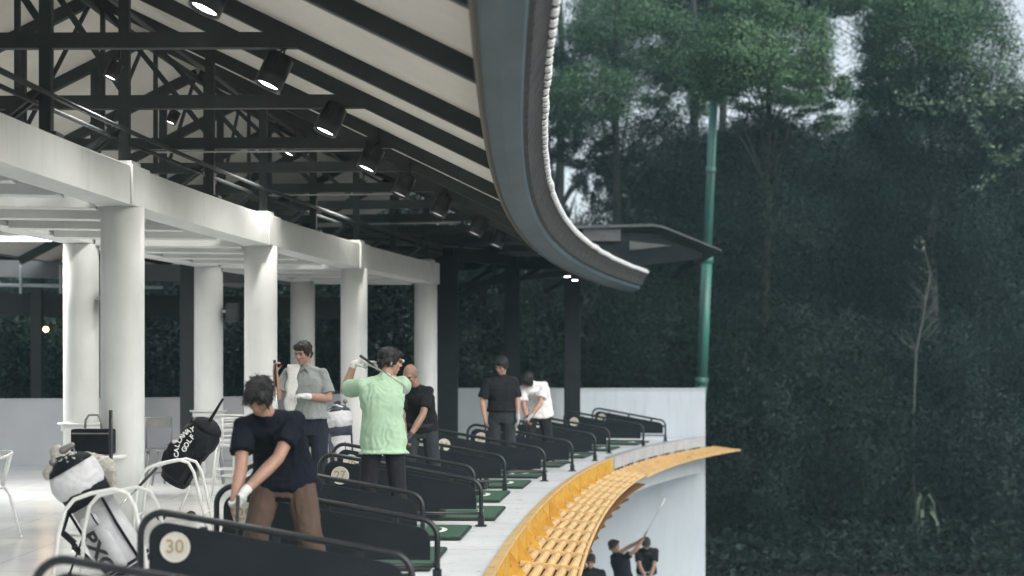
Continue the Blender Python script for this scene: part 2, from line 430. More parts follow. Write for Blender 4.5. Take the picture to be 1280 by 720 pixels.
TR_Y = [4.4, 6.3, 8.35, 10.5, 12.97, 14.9, 17.57, 19.6, 21.8, 23.95, 26.0, 28.06, 30.3, 32.6]
def chord_z(y): return 4.02 + (0.17 if y < 13.5 else 0.0)
CH0 = {}
for y in TR_Y:
    P = lambda o, z: cpt(EAVE, y, -o, z)
    R_ = lambda o, dz: roofpt(y, o, dz)
    raf = MB(RO)
    raf.bar(R_(-.02, -.072), R_(RIDGE-.02, -.072), .10, .13)
    raf.bar(R_(RIDGE+.02, -.072), R_(2*RIDGE, -.072), .10, .13)
    rafo = raf.build('rafter', STEEL, rf)
    op = (EAVE(y) - FROW(y)) / math.cos(math.atan(EAVE.deriv()(y)))
    ob = op + BX
    cz = chord_z(y)
    oc = (cz - eave_z(y) - 0.20 + 0.12) / RS     # where the chord meets the rafter
    oc2 = 2*RIDGE - oc
    mb = MB(RO); mb.bar(P(oc-.12, cz), P(oc2+.12, cz), .09, .125); mb.build('chord', STEEL, rafo)
    for o, z0 in ((op, 3.45), (ob, 3.37)):
        mb = MB(RO); mb.bar(P(o, z0), R_(o, -.13), .095, .095, V((0, 1, 0))); mb.build('post', STEEL, rafo)
        mb = MB(RO); mb.box(P(o, z0-.02), (.22, .22, .03)); mb.build('base_plate', STEEL, rafo)
    web = MB(RO)
    om = (oc + op)/2 + .25
    def b(o1, z1, o2, z2, w=.048):
        web.bar(P(o1, z1), P(o2, z2), w, w)
    if y < 25:
        b(op-.02, cz+.05, RIDGE-.12, R_(RIDGE-.12, -.12).z, .055)
        b(ob+.02, cz+.05, RIDGE+.05, R_(RIDGE+.05, -.12).z, .04)
        b(RIDGE-.10, cz+.05, RIDGE-.10, R_(RIDGE-.10, -.12).z, .05)
    web.build('web_brace', STEEL, rafo)
    # paired knee braces running down to the pergola cross beam
    for dy in (-.07, .07):
        kb = MB(RO); kb.bar(P(op+.05, 3.78)+V((0, dy, 0)), P(op+.55, 3.40)+V((0, dy, 0)), .05, .05); kb.build('knee_brace', STEEL, rafo)
# long rails along the posts, conduits and cross ties
def oP(y): return (EAVE(y) - FROW(y)) / math.cos(math.atan(EAVE.deriv()(y)))
def longline(fn, r, name, m, step=0.6, seg=6, y0=4.4, y1=32.6):
    mb = MB(RO); n = int((y1-y0)/step); mb.tube([fn(y0 + (y1-y0)*i/n) for i in range(n+1)], r, seg); return mb.build(name, m, rf)
for dz, do in ((3.74, -.07), (3.80, .07), (3.70, .10)):
    longline(lambda y: cpt(EAVE, y, -(oP(y)+do), dz), .021, 'rail_pipe', STEEL)
for k in range(3):
    longline(lambda y: roofpt(y, oP(y)+.15+.06*k, -.24-.012*(k % 2)), .014, 'conduit', mat('glossy_conduit', (0.10, 0.105, 0.105), 0.25) if k % 2 else STEEL)
longline(lambda y: roofpt(y, RIDGE, -.16), .05, 'ridge_pipe', STEEL)
for y in (17.57, 21.8, 26.0):
    cz = chord_z(y)
    mb = MB(RO); mb.tube([cpt(EAVE, y-.08, -(oP(y)+.6), cz-.10), cpt(EAVE, y-.08, -(oP(y)-.6), cz-.10), cpt(EAVE, y-.08, -1.55, cz-.095)], .012, 6); mb.build('pale_conduit', STEELW, rf)
# gutter with a flared outer lip
def swp(name, m, prof, n=60, y0=Y0, y1=34.5):
    mb = MB(RO); R = [[cpt(EAVE, y0+(y1-y0)*i/n, o, eave_z(y0+(y1-y0)*i/n)+z) for o, z in prof] for i in range(n+1)]
    mb.rings(R, smooth=False); return mb.build(name, m, rf)
swp('gutter', GUT, [(-.0, 0), (.12, -.012), (.245, .045), (.262, .10), (.24, .10), (.02, .06), (0.0, .19), (-.02, .19), (-.02, 0.01)])
lip = [(.262, .103), (.30, .13), (.345, .24), (.42, .375), (.40, .385), (.32, .26), (.27, .16), (.245, .15)]
mb = MB(RO); R = []
for i in range(961):
    y = Y0 + (34.5-Y0)*i/960
    k = .011*max(0, math.sin(2*PI*i/4.0 + .3*noise.noise(V((i*.07, 0, 0)))))*(.5 + noise.noise(V((i*.21, 3, 0))))
    R.append([cpt(EAVE, y, o + (k if j in (1, 2, 3) else 0), eave_z(y) + z - (k*.6 if j in (1, 2, 3) else 0)) for j, (o, z) in enumerate(lip)])
mb.rings(R, smooth=False); mb.build('gutter_lip', GUTD, rf)
swp('gutter_bead', mat('brown_bead', (0.13, 0.115, 0.095), 0.7), [(-.045, -.005), (-.024, -.02), (-.003, -.005), (-.003, .02), (-.045, .02)])
# rope
rp = MB(); rd = MB()
pitch = .30; n = 1500
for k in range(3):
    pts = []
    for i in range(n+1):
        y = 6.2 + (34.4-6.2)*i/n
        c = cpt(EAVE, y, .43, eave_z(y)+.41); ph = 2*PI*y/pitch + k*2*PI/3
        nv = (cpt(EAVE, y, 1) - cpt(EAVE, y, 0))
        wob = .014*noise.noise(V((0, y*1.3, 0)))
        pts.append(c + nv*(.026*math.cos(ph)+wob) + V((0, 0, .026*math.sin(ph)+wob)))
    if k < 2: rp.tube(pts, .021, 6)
    else: rd.tube(pts, .013, 5)  # dark strand added as the shade in the gap between white strands
c = cpt(EAVE, 11.6, .43, eave_z(11.6)+.40)
rp.tube([c, c+V((-.07, -.05, -.03)), c+V((-.17, -.1, .02))], .018, 6)
rp.tube([c+V((0, .02, 0)), c+V((-.05, .02, .04)), c+V((-.09, 0, .07))], .015, 6)
rt = thing('twisted_rope', 'white twisted rope running along the outer lip of the roof gutter', 'rope')
rp.build('white_strand', ROPE, rt, fix=False); rd.build('gap_shade_strand', mat('rope_gap_shade', (.05, .055, .055), .9), rt, fix=False)
SPOT_W = 85
# ------------------------------------------------------------------ spotlights under the rafters
def make_spot(name='spotlight', power=70, lit=True):
    t = thing(name, 'x', 'spotlight', (0, 0, 0))
    d = V((-.42, -.16, -1)).normalized(); x, y, z = frame_from(d)
    h = MB()
    r = .105
    R = []
    prof = [(-.13, .09), (-.125, r), (.12, r), (.12, r-.012), (.085, r-.016)]
    for s, rr in prof:
        R.append([d*s + (x*math.cos(2*PI*j/28) + y*math.sin(2*PI*j/28))*rr for j in range(28)])
    h.rings(R, cap=True); ho = h.build('housing', BLACK, t)
    le = MB(); le.tube([d*.088, d*.096], [r-.017, r-.017], 24); le.build('lens', LENS, t)
    br = MB()
    br.tube([d*-.02 + y*(-r-.008), d*-.12 + y*(-r-.012), d*-.2, d*-.12 + y*(r+.012), d*-.02 + y*(r+.008)], .009, 6)
    br.bar(d*-.19, d*-.19 + V((.02, 0, .22)), .03, .03); br.build('bracket', BLACK, t)
    if lit:
        L = bpy.data.lights.new('spot_beam', 'SPOT'); L.energy = power; L.spot_size = math.radians(130); L.spot_blend = .6
        L.shadow_soft_size = .09; L.color = (1, .97, .91)
        lo = bpy.data.objects.new('spot_beam', L); link(lo); lo.parent = t
        lo.location = d*.11; lo.rotation_euler = d.to_track_quat('-Z', 'Y').to_euler()
    return t
ORD = ['nearest', 'second', 'third', 'fourth', 'fifth', 'sixth', 'seventh', 'eighth', 'ninth', 'tenth', 'eleventh', 'twelfth', 'thirteenth']
spots = [(-2.35, 8.6, 4.12), (-1.98, 10.55, 4.0), (-1.93, 12.97, 3.93), (-1.70, 14.95, 3.85), (-1.55, 17.55, 3.83), (-1.33, 19.6, 3.77), (-.97, 21.8, 3.74), (-.52, 23.95, 3.66), (-.22, 26.0, 3.64)]
slabels = ['black cylinder spotlight right at the top edge, nearest of the lit row under the rafters',
 'large black cylinder spotlight with bright lens beside the nearest long chord',
 'black spotlight with glowing lens hanging in front of the second roof chord',
 'black spotlight with glowing lens beside the third chord, third along the visible row',
 'black spotlight showing only a thin bright slit of lens, beside the fourth chord',
 'dim black spotlight fifth along the rafter row, past the pale conduit', 'small dark spotlight sixth along the rafter row',
 'small dark spotlight seventh along the rafter row', 'smallest dark spotlight at the far end of the rafter row']
LENSD = mat('lamp_lens_dim', (.25, .25, .25), .3, emit=(1, .99, .95), est=.25)
def dim_spot(t, k):
    for ch in t.children:
        if ch.type == 'LIGHT': ch.data = ch.data.copy(); ch.data.energy *= k
        elif ch.name.startswith('lens'): ch.data = ch.data.copy(); ch.data.materials[0] = LENSD
s0 = make_spot(power=SPOT_W)
for i, (x, y, z) in enumerate(spots):
    s = s0 if i == 0 else copy_tree(s0)
    s.location = (x, y, z); s['label'] = slabels[i]; s['group'] = 'spotlights under the rafters'; s.scale = (1.08,)*3
    if i >= 5: dim_spot(s, .05 if i > 5 else .25)
inner = [(-3.55, 14.25, 4.18), (-2.62, 19.0, 4.14), (-3.9, 18.4, 4.42), (-2.2, 23.2, 4.2), (-5.6, 11.0, 4.3)]
il = ['small lit spotlight hanging beside the post of the first white column', 'small lit spotlight below the fourth roof chord, left of the rafter row',
      'small lit spotlight deep among the trusses left of the posts', 'small lit spotlight under the far chords above the third column', 'spotlight above the lounge left of the pergola']
for i, (x, y, z) in enumerate(inner):
    s = copy_tree(s0); s.location = (x, y, z); s['label'] = il[i]; s['group'] = 'inner spotlights among the trusses'; s.scale = (.62, .62, .62)

# flat lit panel over the lounge
def lightpanel(x, y, z, label, power=120):
    t = thing('panel_lamp', label, 'ceiling lamp', (x, y, z))
    mb = MB(); mb.box((0, 0, .03), (1.5, .7, .05)); mb.build('frame', WHITE, t, .006)
    mb = MB(); mb.box((0, 0, 0), (1.44, .64, .01)); mb.build('diffuser', LENS2, t)
    L = bpy.data.lights.new('panel_glow', 'AREA'); L.shape = 'RECTANGLE'; L.size = 1.4; L.size_y = .6; L.energy = power; L.color = (1, .985, .95)
    lo = bpy.data.objects.new('panel_glow', L); link(lo); lo.parent = t; lo.location = (0, 0, -.02)
lightpanel(-6.45, 19.6, 3.12, 'bright flat panel lamp at the left edge under the pergola', 110)

# ------------------------------------------------------------------ bay partitions with numbers
def text_mesh(s, size, name, m, parent, M, extrude=.002, font_scale_x=1.0, bold=.012):
    cu = bpy.data.curves.new('txt', 'FONT'); cu.body = s; cu.size = size; cu.align_x = 'CENTER'; cu.align_y = 'CENTER'; cu.extrude = extrude
    cu.offset = size*bold; cu.resolution_u = 3
    to = bpy.data.objects.new('txt', cu); COL.objects.link(to)
    dg = bpy.context.evaluated_depsgraph_get()
    me = bpy.data.meshes.new_from_object(to.evaluated_get(dg)); me.name = name
    bpy.data.objects.remove(to); bpy.data.curves.remove(cu)
    for v in me.vertices: v.co.x *= font_scale_x
    me.transform(M); me.materials.clear(); me.materials.append(m)
    o = bpy.data.objects.new(name, me); o.parent = parent
    return link(o)
FRONT = Matrix(((1, 0, 0, 0), (0, 0, -1, 0), (0, 1, 0, 0), (0, 0, 0, 1)))   # text upright in the XZ plane facing -y
PL = 1.58
def rounded(xl, xr, zl, zr, r, zb, k=8):
    """points of an inverted U with a sloping top, left leg -> right leg"""
    P = [V((xl, 0, zb))]
    sl = math.atan2(zr - zl, xr - xl)
    cL = V((xl + r, 0, zl - r)); cR = V((xr - r, 0, zr - r))
    for i in range(k+1):
        a = PI - (PI/2 - sl)*i/k
        P.append(cL + V((r*math.cos(a), 0, r*math.sin(a))))
    for i in range(k+1):
        a = PI/2 + sl - (PI/2 + sl)*i/k
        P.append(cR + V((r*math.cos(a), 0, r*math.sin(a))))
    P.append(V((xr, 0, zb)))
    return P
def make_partition(num, label, rz, loc):
    t = thing('bay_partition', label, 'partition', loc, rz, 'numbered bay partitions')
    f = MB(); f.tube(rounded(-PL, 0, .685, .455, .13, .02), .021, 10); f.build('tube_frame', BLACK, t)
    f = MB(); f.tube([V((-PL+.02, 0, .125)), V((-.02, 0, .125))], .016, 8); f.build('bottom_rail', BLACK, t)
    ins = .05
    poly = rounded(-PL+ins, -ins, .685-ins-.008, .455-ins-.004, .10, .165)
    p = MB(); p.prism([q + V((0, -.009, 0)) for q in poly], (0, .018, 0)); p.build('panel', PANEL, t, 0.003)
    for xx in (-PL, 0):
        f = MB(); f.box((xx, 0, .05), (.062, .05, .10)); f.box((xx, 0, .006), (.11, .10, .012)); f.build('foot', BLACK, t, .004)
    for xx, zz in ((-PL+.37, .578), (-PL*.5, .527), (-.3, .452), (-.035, .32), (-PL+.035, .34)):
        f = MB(); f.box((xx, 0, zz), (.045, .016, .05) if abs(xx+.035) > .01 and abs(xx+PL-.035) > .01 else (.05, .016, .04)); f.build('clip', BLACK, t)
    d = MB(); d.tube([V((-PL+.205, -.010, .485)), V((-PL+.205, -.017, .485))], .088, 36)
    do = d.build('number_disc', DISC, t)
    r = MB(); r.tube([V((-PL+.205 + .083*math.cos(a*PI/18), -.018, .485 + .083*math.sin(a*PI/18))) for a in range(36)], .0035, 5, close=True)
    r.build('disc_rim', mat('pale_rim', (.68, .66, .6), .4), do)
    M = Matrix.Translation(V((-PL+.205, -.019, .487))) @ FRONT
    text_mesh(num, .112, 'digits', DIGIT, do, M, .0015, .98)
    return t
# right front foot of each partition (x, y); the numbers fall with distance
PART = [('31', -.51, 6.95), ('30', -.58, 9.25), ('29', -.53, 11.35), ('28', -.77, 13.8), ('27', -.30, 15.5), ('26', -.42, 17.7), ('25', -.09, 19.9), ('24', .44, 21.75), ('23', .90, 23.9), ('22', 1.38, 26.6), ('21', 1.76, 29.0), ('20', 2.57, 31.3), ('19', 3.24, 33.8)]
plab = {'31': 'black bay partition nearest of all, only its rounded top tube showing below the white bag',
 '30': 'black bay partition with the cream disc numbered 30, large in front',
 '29': 'black bay partition with its disc half hidden by the gloved hands in front',
 '28': 'black bay partition just behind the man in brown trousers, its left end hidden by him',
 '27': 'black bay partition numbered 27 behind the legs of the man in mint green',
 '26': 'black bay partition with a double tube loop directly behind number 27',
 '25': 'black bay partition behind the balding man, its left end hidden by the mint shirt',
 '24': 'black bay partition with its disc just right of the balding man',
 '23': 'black bay partition with its looped end beside the hand of the man in charcoal tee',
 '22': 'black bay partition just behind the bending man in the white tee',
 '21': 'black bay partition below the far dark post, its disc right of the white shirt, fourth from the far wall',
 '20': 'black bay partition with a disc against the dark post, second from the far white wall',
 '19': 'last black bay partition outlined against the far white wall'}
plab['21'] = 'black bay partition third from the far white wall'
for num, x, y in PART:
    jr = random.Random(int(num))
    make_partition(num, plab[num], cang(EDGE, y)*.8 + jr.uniform(-.012, .012), (x, y, .004))

# ------------------------------------------------------------------ hitting mats and ball trays
def make_mat(loc, rz, w, label, crescent=True):
    t = thing('hitting_mat', label, 'golf mat', loc, rz, 'green hitting mats in the bays')
    b = MB(); b.box((-.8, 0, .0125), (1.6, w, .025)); b.build('rubber_base', RUB, t, .006)
    b = MB(); b.box((-.8, .0, .028), (1.57, w-.05, .008)); b.build('turf', MATG, t)
    b = MB(); b.box((-.95, w*.28, .0345), (1.1, .3, .006)); b.build('tee_strip', MATG2, t)
    # curved white swoosh
    P = []; Q = []
    for i in range(17):
        a = -1.15 + 2.3*i/16
        wd = .052*(1 - (abs(a)/1.2)**2*.75)
        c = V((-.31 + .17*math.cos(a)*.62, .0 + .24*math.sin(a), .0345))
        nn = V((math.cos(a), math.sin(a), 0))
        P.append(c + nn*wd/2); Q.append(c - nn*wd/2)
    b = MB(); b.prism(P + list(reversed(Q)), (0, 0, .004)); b.build('white_swoosh', WMARK, t)
    return t
mats = []
mid = []
for i in range(len(PART)-1):
    (n1, x1, y1), (n2, x2, y2) = PART[i], PART[i+1]
    w_ = min(1.42, (y2-y1)*.66); ym = y1 + (y2-y1)*.56
    x = {4: -.12, 3: -.42, 2: -.58, 5: -.08, 6: .2, 1: -.56}.get(i, EDGE(ym) - .62)
    if i >= 7: x = EDGE(ym) - .50
    make_mat((x, ym, .005), cang(EDGE, ym)*.8, w_, 'green hitting mat with a white swoosh between partitions %s and %s' % (n1, n2))
    mid.append((x, ym, w_, y1, y2, n1, n2))
def make_tray(loc, rz, label):
    t = thing('ball_tray', label, 'ball tray', loc, rz, 'golf ball trays beside the mats')
    b = MB()
    out = [(-.26, -.12), (.26, -.12), (.30, -.08), (.30, .08), (.26, .12), (-.26, .12), (-.30, .08), (-.30, -.08)]
    R = [[V((x*s, y*s, z)) for x, y in out] for s, z in ((.92, 0), (1, .03), (1, .13), (.93, .13), (.90, .07))]
    b.rings(R, smooth=False); b.build('tray_box', BLACK, t)
    m = MB(); r2 = random.Random(3)
    for i in range(9):
        for j in range(4):
            m.ball((-.22 + .055*i, -.075 + .05*j, .085 + r2.random()*.02), .0213, seg=8, k=6)
    m.build('golf_balls', mat('golf_ball', (.78, .78, .76), .4), t)
for i in (2, 3, 4, 6, 8, 10):
    x, ym, w_, y1, y2, n1, n2 = mid[i]
    make_tray((x - {4: .86, 2: 1.0, 3: .95}.get(i, .80), y1 + (.42 if i != 4 else .72), .005), cang(EDGE, ym)*.8, 'black tray of white golf balls beside the mat between partitions %s and %s' % (n1, n2))

# ------------------------------------------------------------------ orange tile eave below the deck edge
te = thing('tile_eave', 'orange barrel tile eave curving along the deck edge with yellow upright fins', 'tile eave', (1, 20, -.4))
TO = V(te.location)
def esweep(name, m, prof, y0, y1, n):
    mb = MB(TO); R = [[cpt(EDGE, y0+(y1-y0)*i/n, o, z) for o, z in prof] for i in range(n+1)]
    mb.rings(R, smooth=False); return mb.build(name, m, te)
YE = 27.2
esweep('upstand', YEL, [(.003, -.33), (.03, -.33), (.03, .0), (.003, .0)], 5, YE, 60)
esweep('upstand_lip', YELP, [(-.05, .006), (.036, .006), (.036, .026), (-.05, .014)], 5, YE, 60)
ROWL = 1.06; NB = 5; W0 = .07; PW = .104
rows = []; y = 6.0
while y < YE - .4:
    rows.append(y); y += ROWL
bars = MB(TO); tiles = MB(TO); under = MB(TO)
def eh(y, o):   # eave surface height
    k = min(1, max(0, (y-18)/(YE-18)))
    return -.225 + .03*k - .10*o
for y in rows:
    a = cpt(EDGE, y, .031, .01); b2 = cpt(EDGE, y, .031, -.26); c = cpt(EDGE, y, .17, -.20)
    tdir = (cpt(EDGE, y+.1, 0) - cpt(EDGE, y, 0)).normalized()
    fins = MB(TO); fins.prism([a, b2, c], tdir*.016)
    bars.bar(cpt(EDGE, y, .05, eh(y, .05)), cpt(EDGE, y, .60, eh(y, .6)), .035, .05)
    # a second panel leaning inside each compartment
    a2 = cpt(EDGE, y+.06, .034, -.01); b3 = cpt(EDGE, y+ROWL*.5, .09, -.24); c3 = cpt(EDGE, y+.06, .034, -.26)
    fins.prism([a2, b3, c3], V((.008, 0, 0))); fins.build('fin', YEL, te)
    for k in range(NB):
        o = W0 + PW*(k+.5)
        n_ = 7; R = []
        for i in range(n_+1):
            u = i/n_; yy = y + .03 + (ROWL-.05)*u
            wd = PW*.475*(1 - .20*u); hgt = .062*(1 - .25*u)
            tap = 1 if 0 < i < n_ else .55
            R.append([cpt(EDGE, yy, o - .014 + .02*u + wd*math.cos(q*PI/8)*1.0*(1 if tap == 1 else .8), eh(yy, o) - .02 + hgt*tap*math.sin(q*PI/8)) for q in range(9)] + [cpt(EDGE, yy, o, eh(yy, o)-.075)])
        tiles.rings(R)
bars.tube([cpt(EDGE, 5 + (YE-5)*i/50, .60, eh(5 + (YE-5)*i/50, .6)) for i in range(51)], .02, 6)
bars.build('divider', YELP, te); tiles.build('barrel_tiles', YELP, te)
esweep('gap_shade_sheet', YELD, [(.03, -.37), (.58, -.415), (.58, -.43), (.03, -.385)], 5, YE, 50)  # dark sheet under the tiles, its brown stands for shade in the gaps
# far flat stretch with a grey kerb above
esweep('flat_tiles', YELP, [(.06, -.213), (.63, -.270), (.63, -.30), (.06, -.25)], YE+.005, 36.15, 24)
mb = MB(TO)
for i in range(24):
    y = YE + .1 + i*.37
    mb.bar(cpt(EDGE, y, .07, -.214), cpt(EDGE, y, .65, -.270), .10, .05)
mb.build('flat_tile_ribs', YELP, te)
for i in range(14):
    y = 6.5 + i*1.4
    mb = MB(TO); mb.bar(cpt(EDGE, y, .02, -.75), cpt(EDGE, y, .58, -.47), .04, .04); mb.build('bracket', YELD, te)
k = thing('concrete_kerb', 'grey concrete kerb with dark drain slots above the far flat tiles', 'kerb', (3, 31, 0))
def ksweep(name, m, prof, y0, y1, n):
    mb = MB(k.location); R = [[cpt(EDGE, y0+(y1-y0)*i/n, o, z) for o, z in prof] for i in range(n+1)]
    mb.rings(R, smooth=False); return mb.build(name, m, k, 0)
for i in range(5):
    ya = YE + i*1.64
    ksweep('kerb_block', KERB, [(.004, -.17), (.055, -.17), (.055, .035), (-.10, .035), (-.10, .005), (.004, .005)], ya+.012, ya+1.628, 4)
mb = MB(k.location)
for i in range(7):
    ya = YE + .3 + i*1.15
    mb.bar(cpt(EDGE, ya, .058, -.195), cpt(EDGE, ya+.6, .058, -.195), .012, .045)
mb.build('drain_slots', mat('drain_dark', (.02, .012, .008), .9), k)
mb = MB()
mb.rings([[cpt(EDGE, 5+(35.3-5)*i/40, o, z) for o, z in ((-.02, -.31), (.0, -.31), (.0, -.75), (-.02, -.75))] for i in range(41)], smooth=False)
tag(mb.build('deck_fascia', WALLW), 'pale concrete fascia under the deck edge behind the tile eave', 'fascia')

# ------------------------------------------------------------------ dark shelter beyond the end of the pavilion
sh = thing('dark_shelter', 'dark steel shelter with low pitched roof beyond the end of the pavilion', 'shelter', (1.0, 34, 0))
SO = V(sh.location)
for x, y, w_, zt, z0 in ((-1.15, 28.7, .36, 3.55, .01), (0.0, 34.3, .34, 3.78, .01), (1.30, 34.6, .34, 3.78, .01)):
    mb = MB(SO); mb.box((x, y, (zt+z0)/2), (w_, w_, zt-z0)); mb.build('post', mat('post_slate', (.009, .012, .015), .75, (.014, .018, .022), 4, spec=.2), sh, .01)
prof = [(-4.0, 4.55), (.4, 4.74), (3.15, 4.80), (3.4, 4.76), (4.72, 4.22), (4.72, 4.18), (3.4, 4.71), (3.15, 4.745), (.4, 4.67), (-4.0, 4.48)]
mb = MB(SO); mb.prism([V((x, 36.0, z)) for x, z in prof], (0, 6.5, 0)); mb.build('roof', mat('shelter_roof', (.10, .105, .105), .7, (.055, .06, .06), 3), sh)
DK = mat('shelter_dark', (.008, .011, .013), .85, (.014, .018, .020), 3, spec=.15)
mb = MB(SO); mb.prism([V((x, 36.15, z)) for x, z in ((-4, 3.78), (2.2, 3.80), (4.3, 4.02), (4.3, 4.16), (3.2, 4.58), (2.4, 4.62), (-4, 4.3))], (0, .12, 0)); mb.build('fascia_truss', DK, sh)
mb = MB(SO); mb.bar((-4.0, 35.2, 3.86), (2.0, 35.2, 3.86), .2, .26); mb.bar((4.2, 36.4, 4.0), (4.2, 42, 4.0), .12, .14); mb.bar((-1.15, 28.7, 3.6), (0, 34.3, 3.86), .2, .22); mb.build('beam', DK, sh)
mb = MB(SO)
for xx in (-1.4, -.4, .6, 1.6):
    mb.bar((xx-.9, 35.0, 3.2), (xx, 35.0, 3.74), .06, .09)
mb.bar((-1.15, 29.0, 2.75), (-.05, 34.1, 3.6), .1, .1); mb.bar((-1.15, 28.9, 3.0), (1.2, 34.5, 3.62), .1, .1)
mb.build('brace', DK, sh)
GP = mat('shelter_grey_panel', (.06, .064, .064), .7, (.09, .094, .092), 4)
for P in ([(1.6, 4.42), (2.45, 4.42), (2.45, 4.70), (1.6, 4.70)], [(2.65, 4.22), (2.95, 4.24), (3.6, 4.32), (2.65, 4.42)]):
    mb = MB(SO); mb.prism([V((x, 36.08, z)) for x, z in P], (0, .06, 0)); mb.build('grey_panel', GP, sh)
mb = MB(SO); mb.bar((-3.2, 30, 3.95), (-.6, 33.5, 4.05), .5, .03); mb.bar((-1.9, 30.6, 3.70), (.6, 34.9, 4.02), .16, .05)
mb.build('pale_sheet', GP, sh)
for x, y, z in ((1.15, 33.3, 3.46), (1.3, 33.0, 3.37)):
    t = thing('downlight', 'round lit downlight at the gutter end, %s of two' % ('upper' if z > 3.4 else 'lower'), 'downlight', (x, y, z), group='lit downlights by the gutter end')
    mb = MB(); mb.cyl((0, 0, 0), (0, 0, .1), .07); mb.bar((0, 0, .1), (0, 0, .42), .03, .03); mb.build('housing', BLACK, t)
    mb = MB(); mb.cyl((0, 0, -.012), (0, 0, -.002), .06); mb.build('lens', LENS, t)

# ------------------------------------------------------------------ tall green pole
gp = thing('green_pole', 'tall teal green jointed steel pole rising into the trees', 'pole', (5.10, 44, -3.6))
px0, px1 = 5.10, 5.72
def pp(z): return V((5.21 + .043*(z-.97) + (.06*(z-1.2) if z < 1.2 else 0), 44, z))
for i, (za, zb, r) in enumerate(((-3.6, 1.2, .165), (1.2, 4.55, .15), (4.55, 10.1, .122))):
    mb = MB(gp.location); mb.tube([pp(za + .003*i), pp(zb)], r, 16); mb.build('pole_section', POLE, gp)
for z, r in ((1.2, .185), (4.55, .175), (7.0, .14)):
    mb = MB(gp.location); mb.tube([pp(z-.10), pp(z+.10)], r, 16); mb.build('joint_collar', POLE, gp)
mb = MB(gp.location); mb.tube([pp(-3.5)+V((.1, -.16, 0)), pp(9)+V((.05, -.13, 0))], .012, 5); mb.build('cable', BLACK, gp)

# ------------------------------------------------------------------ far left roof and posts beyond the lounge
fl = thing('far_roof', 'neighbouring low roof of grey sheets and beams seen left behind the columns', 'roof', (-8, 31, 0))
FO = V(fl.location)
mb = MB(FO); mb.bar((-15, 31, 3.98), (-3.5, 33, 3.72), 7.0, .05); mb.build('roof_sheet', FARROOF, fl)
mb = MB(FO)
for i in range(14):
    x = -14.5 + i*.8
    mb.bar((x, 27.6, 3.86-.022*i), (x+.4, 34.4, 3.86-.022*i), .06, .08)
mb.build('purlin', FARDARK, fl)
mb = MB(FO); mb.bar((-15, 27.4, 3.42), (-3.6, 29.4, 3.22), .2, .3); mb.build('beam', mat('far_grey_beam', (.16, .17, .175), .6), fl)
mb = MB(FO); mb.bar((-15, 29.6, 2.80), (-3.2, 31.6, 2.72), .3, .42); mb.build('dark_beam', FARDARK, fl)
mb = MB(FO)
for x in (-8.6, -7.9): mb.bar((x, 28, 3.35), (x, 28, 2.85), .04, .04)
mb.tube([V((-9, 28, 3.0)), V((-6.2, 28.4, 2.98))], .035, 6); mb.build('hanger', STEELW, fl)
for x, y, w_, nm in ((-6.55, 25.9, .22, 'grey'), (-5.05, 25.2, .30, 'dark'), (-8.9, 30.0, .2, 'far')):
    mb = MB(FO); mb.box((x, y, 1.62), (w_, w_, 3.22)); mb.build('post', FARDARK if nm != 'grey' else mat('grey_post', (.10, .105, .11), .6), fl, .006)
t = thing('hanging_lamp', 'small warm glowing bulb hanging before the trees at far left', 'lamp', (-8.45, 29.0, 2.25))
mb = MB(); mb.ball((0, 0, 0), .05); mb.build('bulb', WARM, t)
mb = MB(); mb.cyl((0, 0, .045), (0, 0, .11), .025); mb.tube([V((0, 0, .14)), V((0, 0, .55))], .008, 5); mb.build('cord', BLACK, t)
L = bpy.data.lights.new('bulb_glow', 'POINT'); L.energy = 4; L.color = (1, .6, .3); L.shadow_soft_size = .09
lo = bpy.data.objects.new('bulb_glow', L); link(lo); lo.parent = t
def wallspk(x, y, z, label):
    t = thing('wall_speaker', label, 'speaker', (x, y, z), group='speakers on the back columns')
    mb = MB(); mb.box((.16, 0, 0), (.17, .2, .27)); mb.build('box', BLACK, t, .015)
    mb = MB(); mb.bar((0, 0, .02), (.1, 0, .02), .04, .04); mb.build('bracket', STEELW, t)
    mb = MB(); mb.cyl((.16, -.101, -.02), (.16, -.108, -.02), .07); mb.build('grille', STEEL, t)
wallspk(FROW(19.6)-BX+.2, 19.2, 2.36, 'black speaker on the left back column beside the big front column')
wallspk(FROW(23.95)-BX+.2, 23.6, 2.36, 'black speaker on the middle back column')
